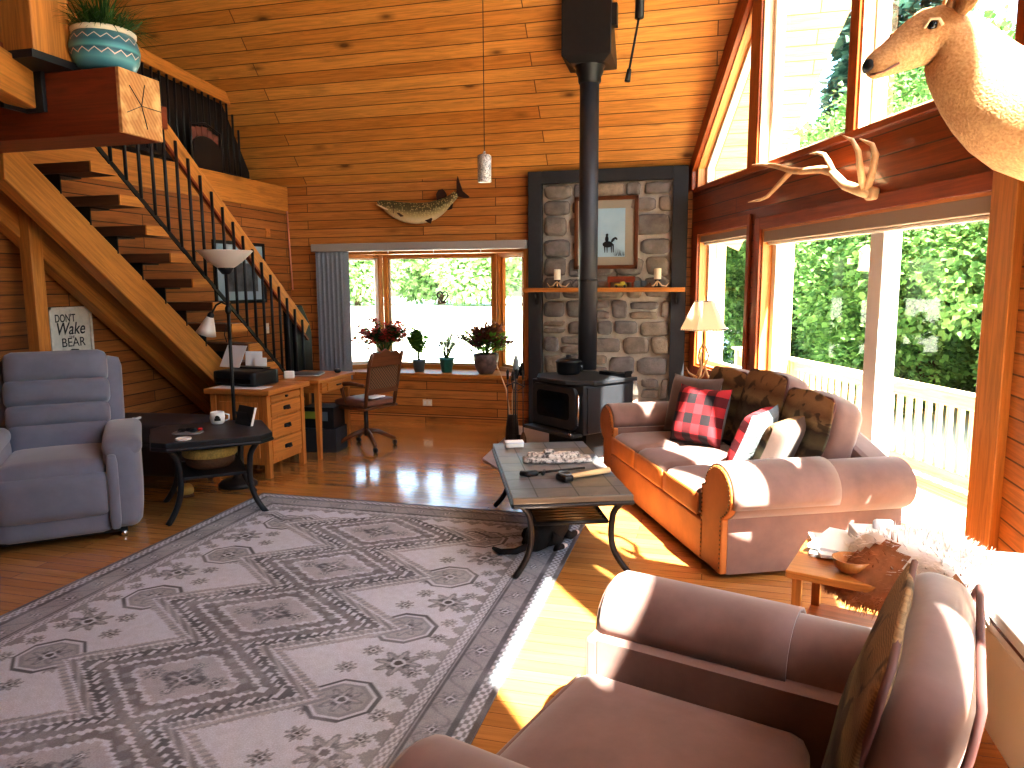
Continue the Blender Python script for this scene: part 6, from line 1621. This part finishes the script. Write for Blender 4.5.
# shepherd hook feeder
p = W1 @ Vector((1.15, 1.2, 1.72)); t = thing('bird_feeder', 'clear hanging bird feeder outside the small window', 'bird feeder', p)
b = MB(); b.lathe([(.0, -.02), (.055, -.02), (.06, 0), (.05, .02), (.045, .14), (.06, .16), (.03, .19), (0, .20)], n=16); b.build('feeder_body', M['frost'], t)
b = MB(); b.cyl((0, 0, .2), (0, 0, 1.6), .003, n=5); b.build('wire', M['iron'], t)

b = MB(); b.prism([(-80, -60), (90, -60), (90, 120), (-80, 120)], -.60, -.45, 'xy'); o = struct(b.build('ground', M['lawn']), 'pale sunlit ground outside')
def tree_proto(name, seed, R, H, z0, nl, lf, mat, conifer=False):
    random.seed(seed); t = bpy.data.objects.new(name, None); col.objects.link(t)
    b = MB(); b.tube([(0, 0, 0), (.05, 0, H * .4), (0, .05, H * .8)], [R * .09, R * .07, R * .03], 8); b.build('trunk', M['bark'], t)
    blobs = []
    if conifer:
        for k in range(26):
            u = k / 26; blobs.append((Vector((random.uniform(-.15, .15), random.uniform(-.15, .15), z0 + (H - z0) * u)), R * (1 - u) * 1.0 + .2))
    else:
        for k in range(22):
            a = random.uniform(0, 2 * PI); rr_ = R * random.uniform(.1, .75); z = random.uniform(z0, H); blobs.append((Vector((rr_ * math.cos(a), rr_ * math.sin(a), z)), R * random.uniform(.35, .55)))
    vs = []; fs = []
    for k in range(nl):
        c, r = random.choice(blobs)
        d = Vector((random.gauss(0, 1), random.gauss(0, 1), random.gauss(0, .8 if not conifer else .15))).normalized(); p = c + d * r * random.uniform(.7, 1.05)
        d2 = (d + Vector((random.uniform(-1, 1), random.uniform(-1, 1), random.uniform(-1.2, .6)))).normalized(); s = d2.cross(Vector((random.uniform(-1, 1), random.uniform(-1, 1), 1))).normalized(); L = lf * random.uniform(.6, 1.3)
        o_ = len(vs); vs += [tuple(p), tuple(p + d2 * L * .35 + s * L * .45), tuple(p + d2 * L), tuple(p + d2 * L * .35 - s * L * .45)]; fs.append((o_, o_ + 1, o_ + 2, o_ + 3))
    me = bpy.data.meshes.new('foliage'); me.from_pydata(vs, [], fs); me.materials.append(M[mat]); f_ = bpy.data.objects.new('foliage', me); col.objects.link(f_); f_.parent = t
    return t
mp = tree_proto('maple_tree', 1, 2.7, 4.3, .0, 70000, .10, 'leafA')
mp['label'] = 'broad leafy maple filling the view beyond the deck railing'; mp['category'] = 'tree'; mp['group'] = 'leafy trees beyond the deck'
near_trees = [(5.6, 10.4, 1.0, 0), (3.5, 13.8, 1.0, 1), (7.7, 7.4, 1.0, 2), (1.6, 18.2, 1.0, 3), (12.5, 3.0, 1.0, 4), (10.6, 13.5, 1.35, 5), (7.0, 17.6, 1.35, 2.2), (3.4, 22.6, 1.4, .4)]
labs = ['leafy maple straight out from the wide window', 'leafy maple seen through the left pane of the wide window', 'leafy maple at the right edge of the wide window', 'leafy tree seen through the small lower window', 'leafy tree beyond the near wall', 'tall leafy tree behind the first maple row', 'tall leafy tree behind the deck corner', 'tall far leafy tree beyond the small window']
for i, (x, y, s, r) in enumerate(near_trees):
    o = mp if i == 0 else dup(mp); o.location = (x, y, -.5); o.rotation_euler = (0, 0, r * 1.3); o.scale = (s, s, s); o['label'] = labs[i]; o['group'] = 'leafy trees beyond the deck'
cn = tree_proto('conifer_tree', 2, 2.0, 10.5, .8, 15000, .22, 'leafC', True); cn['category'] = 'tree'
for i, (x, y, s, lab) in enumerate(((9.4, 17.5, 1.45, 'dark conifer seen through the tall gable windows'), (14.0, 11.5, 1.45, 'dark conifer behind the deer head'), (5.4, 25.5, 1.5, 'dark conifer far behind the deck posts'))):
    o = cn if i == 0 else dup(cn); o.location = (x, y, -.5); o.scale = (s, s, s); o['label'] = lab; o['group'] = 'dark conifers beyond the gable'
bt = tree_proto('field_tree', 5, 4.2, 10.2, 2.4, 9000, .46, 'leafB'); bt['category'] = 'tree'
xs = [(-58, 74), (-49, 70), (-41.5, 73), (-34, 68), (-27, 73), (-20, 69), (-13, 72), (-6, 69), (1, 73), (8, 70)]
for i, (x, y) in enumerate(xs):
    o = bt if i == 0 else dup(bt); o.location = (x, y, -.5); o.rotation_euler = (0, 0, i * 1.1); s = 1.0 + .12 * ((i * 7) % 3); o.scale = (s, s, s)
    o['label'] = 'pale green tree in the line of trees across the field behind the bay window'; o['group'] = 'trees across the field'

# ------------------------------------------------------------------ camera, sun, sky
cam = bpy.data.cameras.new('camera'); co = bpy.data.objects.new('camera', cam); col.objects.link(co)
F, yaw, pit, rol = 739.7, .260616, .133994, -.00570809
cam.sensor_width = 36; cam.lens = 36 * F / 1024; cam.clip_start = .02; cam.clip_end = 400
f = Vector((-math.sin(yaw) * math.cos(pit), math.cos(yaw) * math.cos(pit), -math.sin(pit)))
r = Vector((math.cos(yaw), math.sin(yaw), 0)); u = r.cross(f)
r2 = r * math.cos(rol) + u * math.sin(rol); u2 = -r * math.sin(rol) + u * math.cos(rol)
co.matrix_world = Matrix(((r2.x, u2.x, -f.x, 0), (r2.y, u2.y, -f.y, 0), (r2.z, u2.z, -f.z, 1.6), (0, 0, 0, 1)))
scene.camera = co

SUN = Vector((.60, -.80, math.tan(math.radians(54)))).normalized()
sl = bpy.data.lights.new('sun', 'SUN'); sl.energy = 66; sl.angle = .0095; sl.color = (1, .93, .82)
so = bpy.data.objects.new('sun', sl); col.objects.link(so); so.rotation_euler = SUN.to_track_quat('Z', 'Y').to_euler()
w = bpy.data.worlds.new('sky'); scene.world = w; w.use_nodes = True
nt = w.node_tree; bg = nt.nodes['Background']
sk = nt.nodes.new('ShaderNodeTexSky'); sk.sky_type = 'NISHITA'; sk.sun_disc = False
sk.sun_elevation = math.radians(54); sk.sun_rotation = math.atan2(SUN.x, SUN.y); sk.air_density = 1.3; sk.dust_density = 2.5
nt.links.new(sk.outputs[0], bg.inputs[0]); bg.inputs[1].default_value = 1.1
def portal(T, cx, cz, w_, h_, y=.3):
    l = bpy.data.lights.new('window_portal', 'AREA'); l.shape = 'RECTANGLE'; l.size = w_; l.size_y = h_; l.cycles.is_portal = True
    o = bpy.data.objects.new('window_portal', l); col.objects.link(o)
    o.matrix_world = T @ TR(cx, y, cz) @ RX(-PI / 2)
portal(W1, 2.2, 1.1, 4.3, 2.2); portal(W1, 2.3, 4.6, 4.5, 4.2); portal(W2, 2.4, 1.1, 4.3, 2.1); portal(W2, 1.6, 4.3, 3, 3.8)
portal(TR(0, 8.3, 0), -3.15, 1.3, 2.6, 1.5)
vs = scene.view_settings; vs.view_transform = 'Standard'; vs.look = 'None'; vs.exposure = 0.0; vs.gamma = .85
scene.cycles.use_denoising = True
scene.cycles.max_bounces = 10; scene.cycles.diffuse_bounces = 5; scene.cycles.transparent_max_bounces = 24
scene.cycles.sample_clamp_indirect = 8

# look-alikes share a group phrase
GROUPS = {'throw_pillow': 'throw pillows on the sofa', 'antler_candle_holder': 'antler candle holders on the mantel', 'pillar_candle': 'pillar candles on the mantel',
          'metal_figurine': 'black figurines on the stove', 'standing_card': 'white cards standing on the oak cabinet', 'roller_shade': 'roller shades over the lower windows',
          'slipper': 'tan slippers on the floor', 'deck_railing': 'deck railings outside', 'porch_post': 'roof posts on the deck', 'wooden_mallet': None,
          'flowering_plant': 'potted plants on the bay sill', 'basil_plant': 'potted plants on the bay sill', 'lavender_plant': 'potted plants on the bay sill', 'croton_plant': 'potted plants on the bay sill'}
for o in list(scene.objects):
    if o.parent is None and 'label' in o and 'category' in o and 'group' not in o:
        g = GROUPS.get(o.name.split('.')[0])
        if g: o['group'] = g
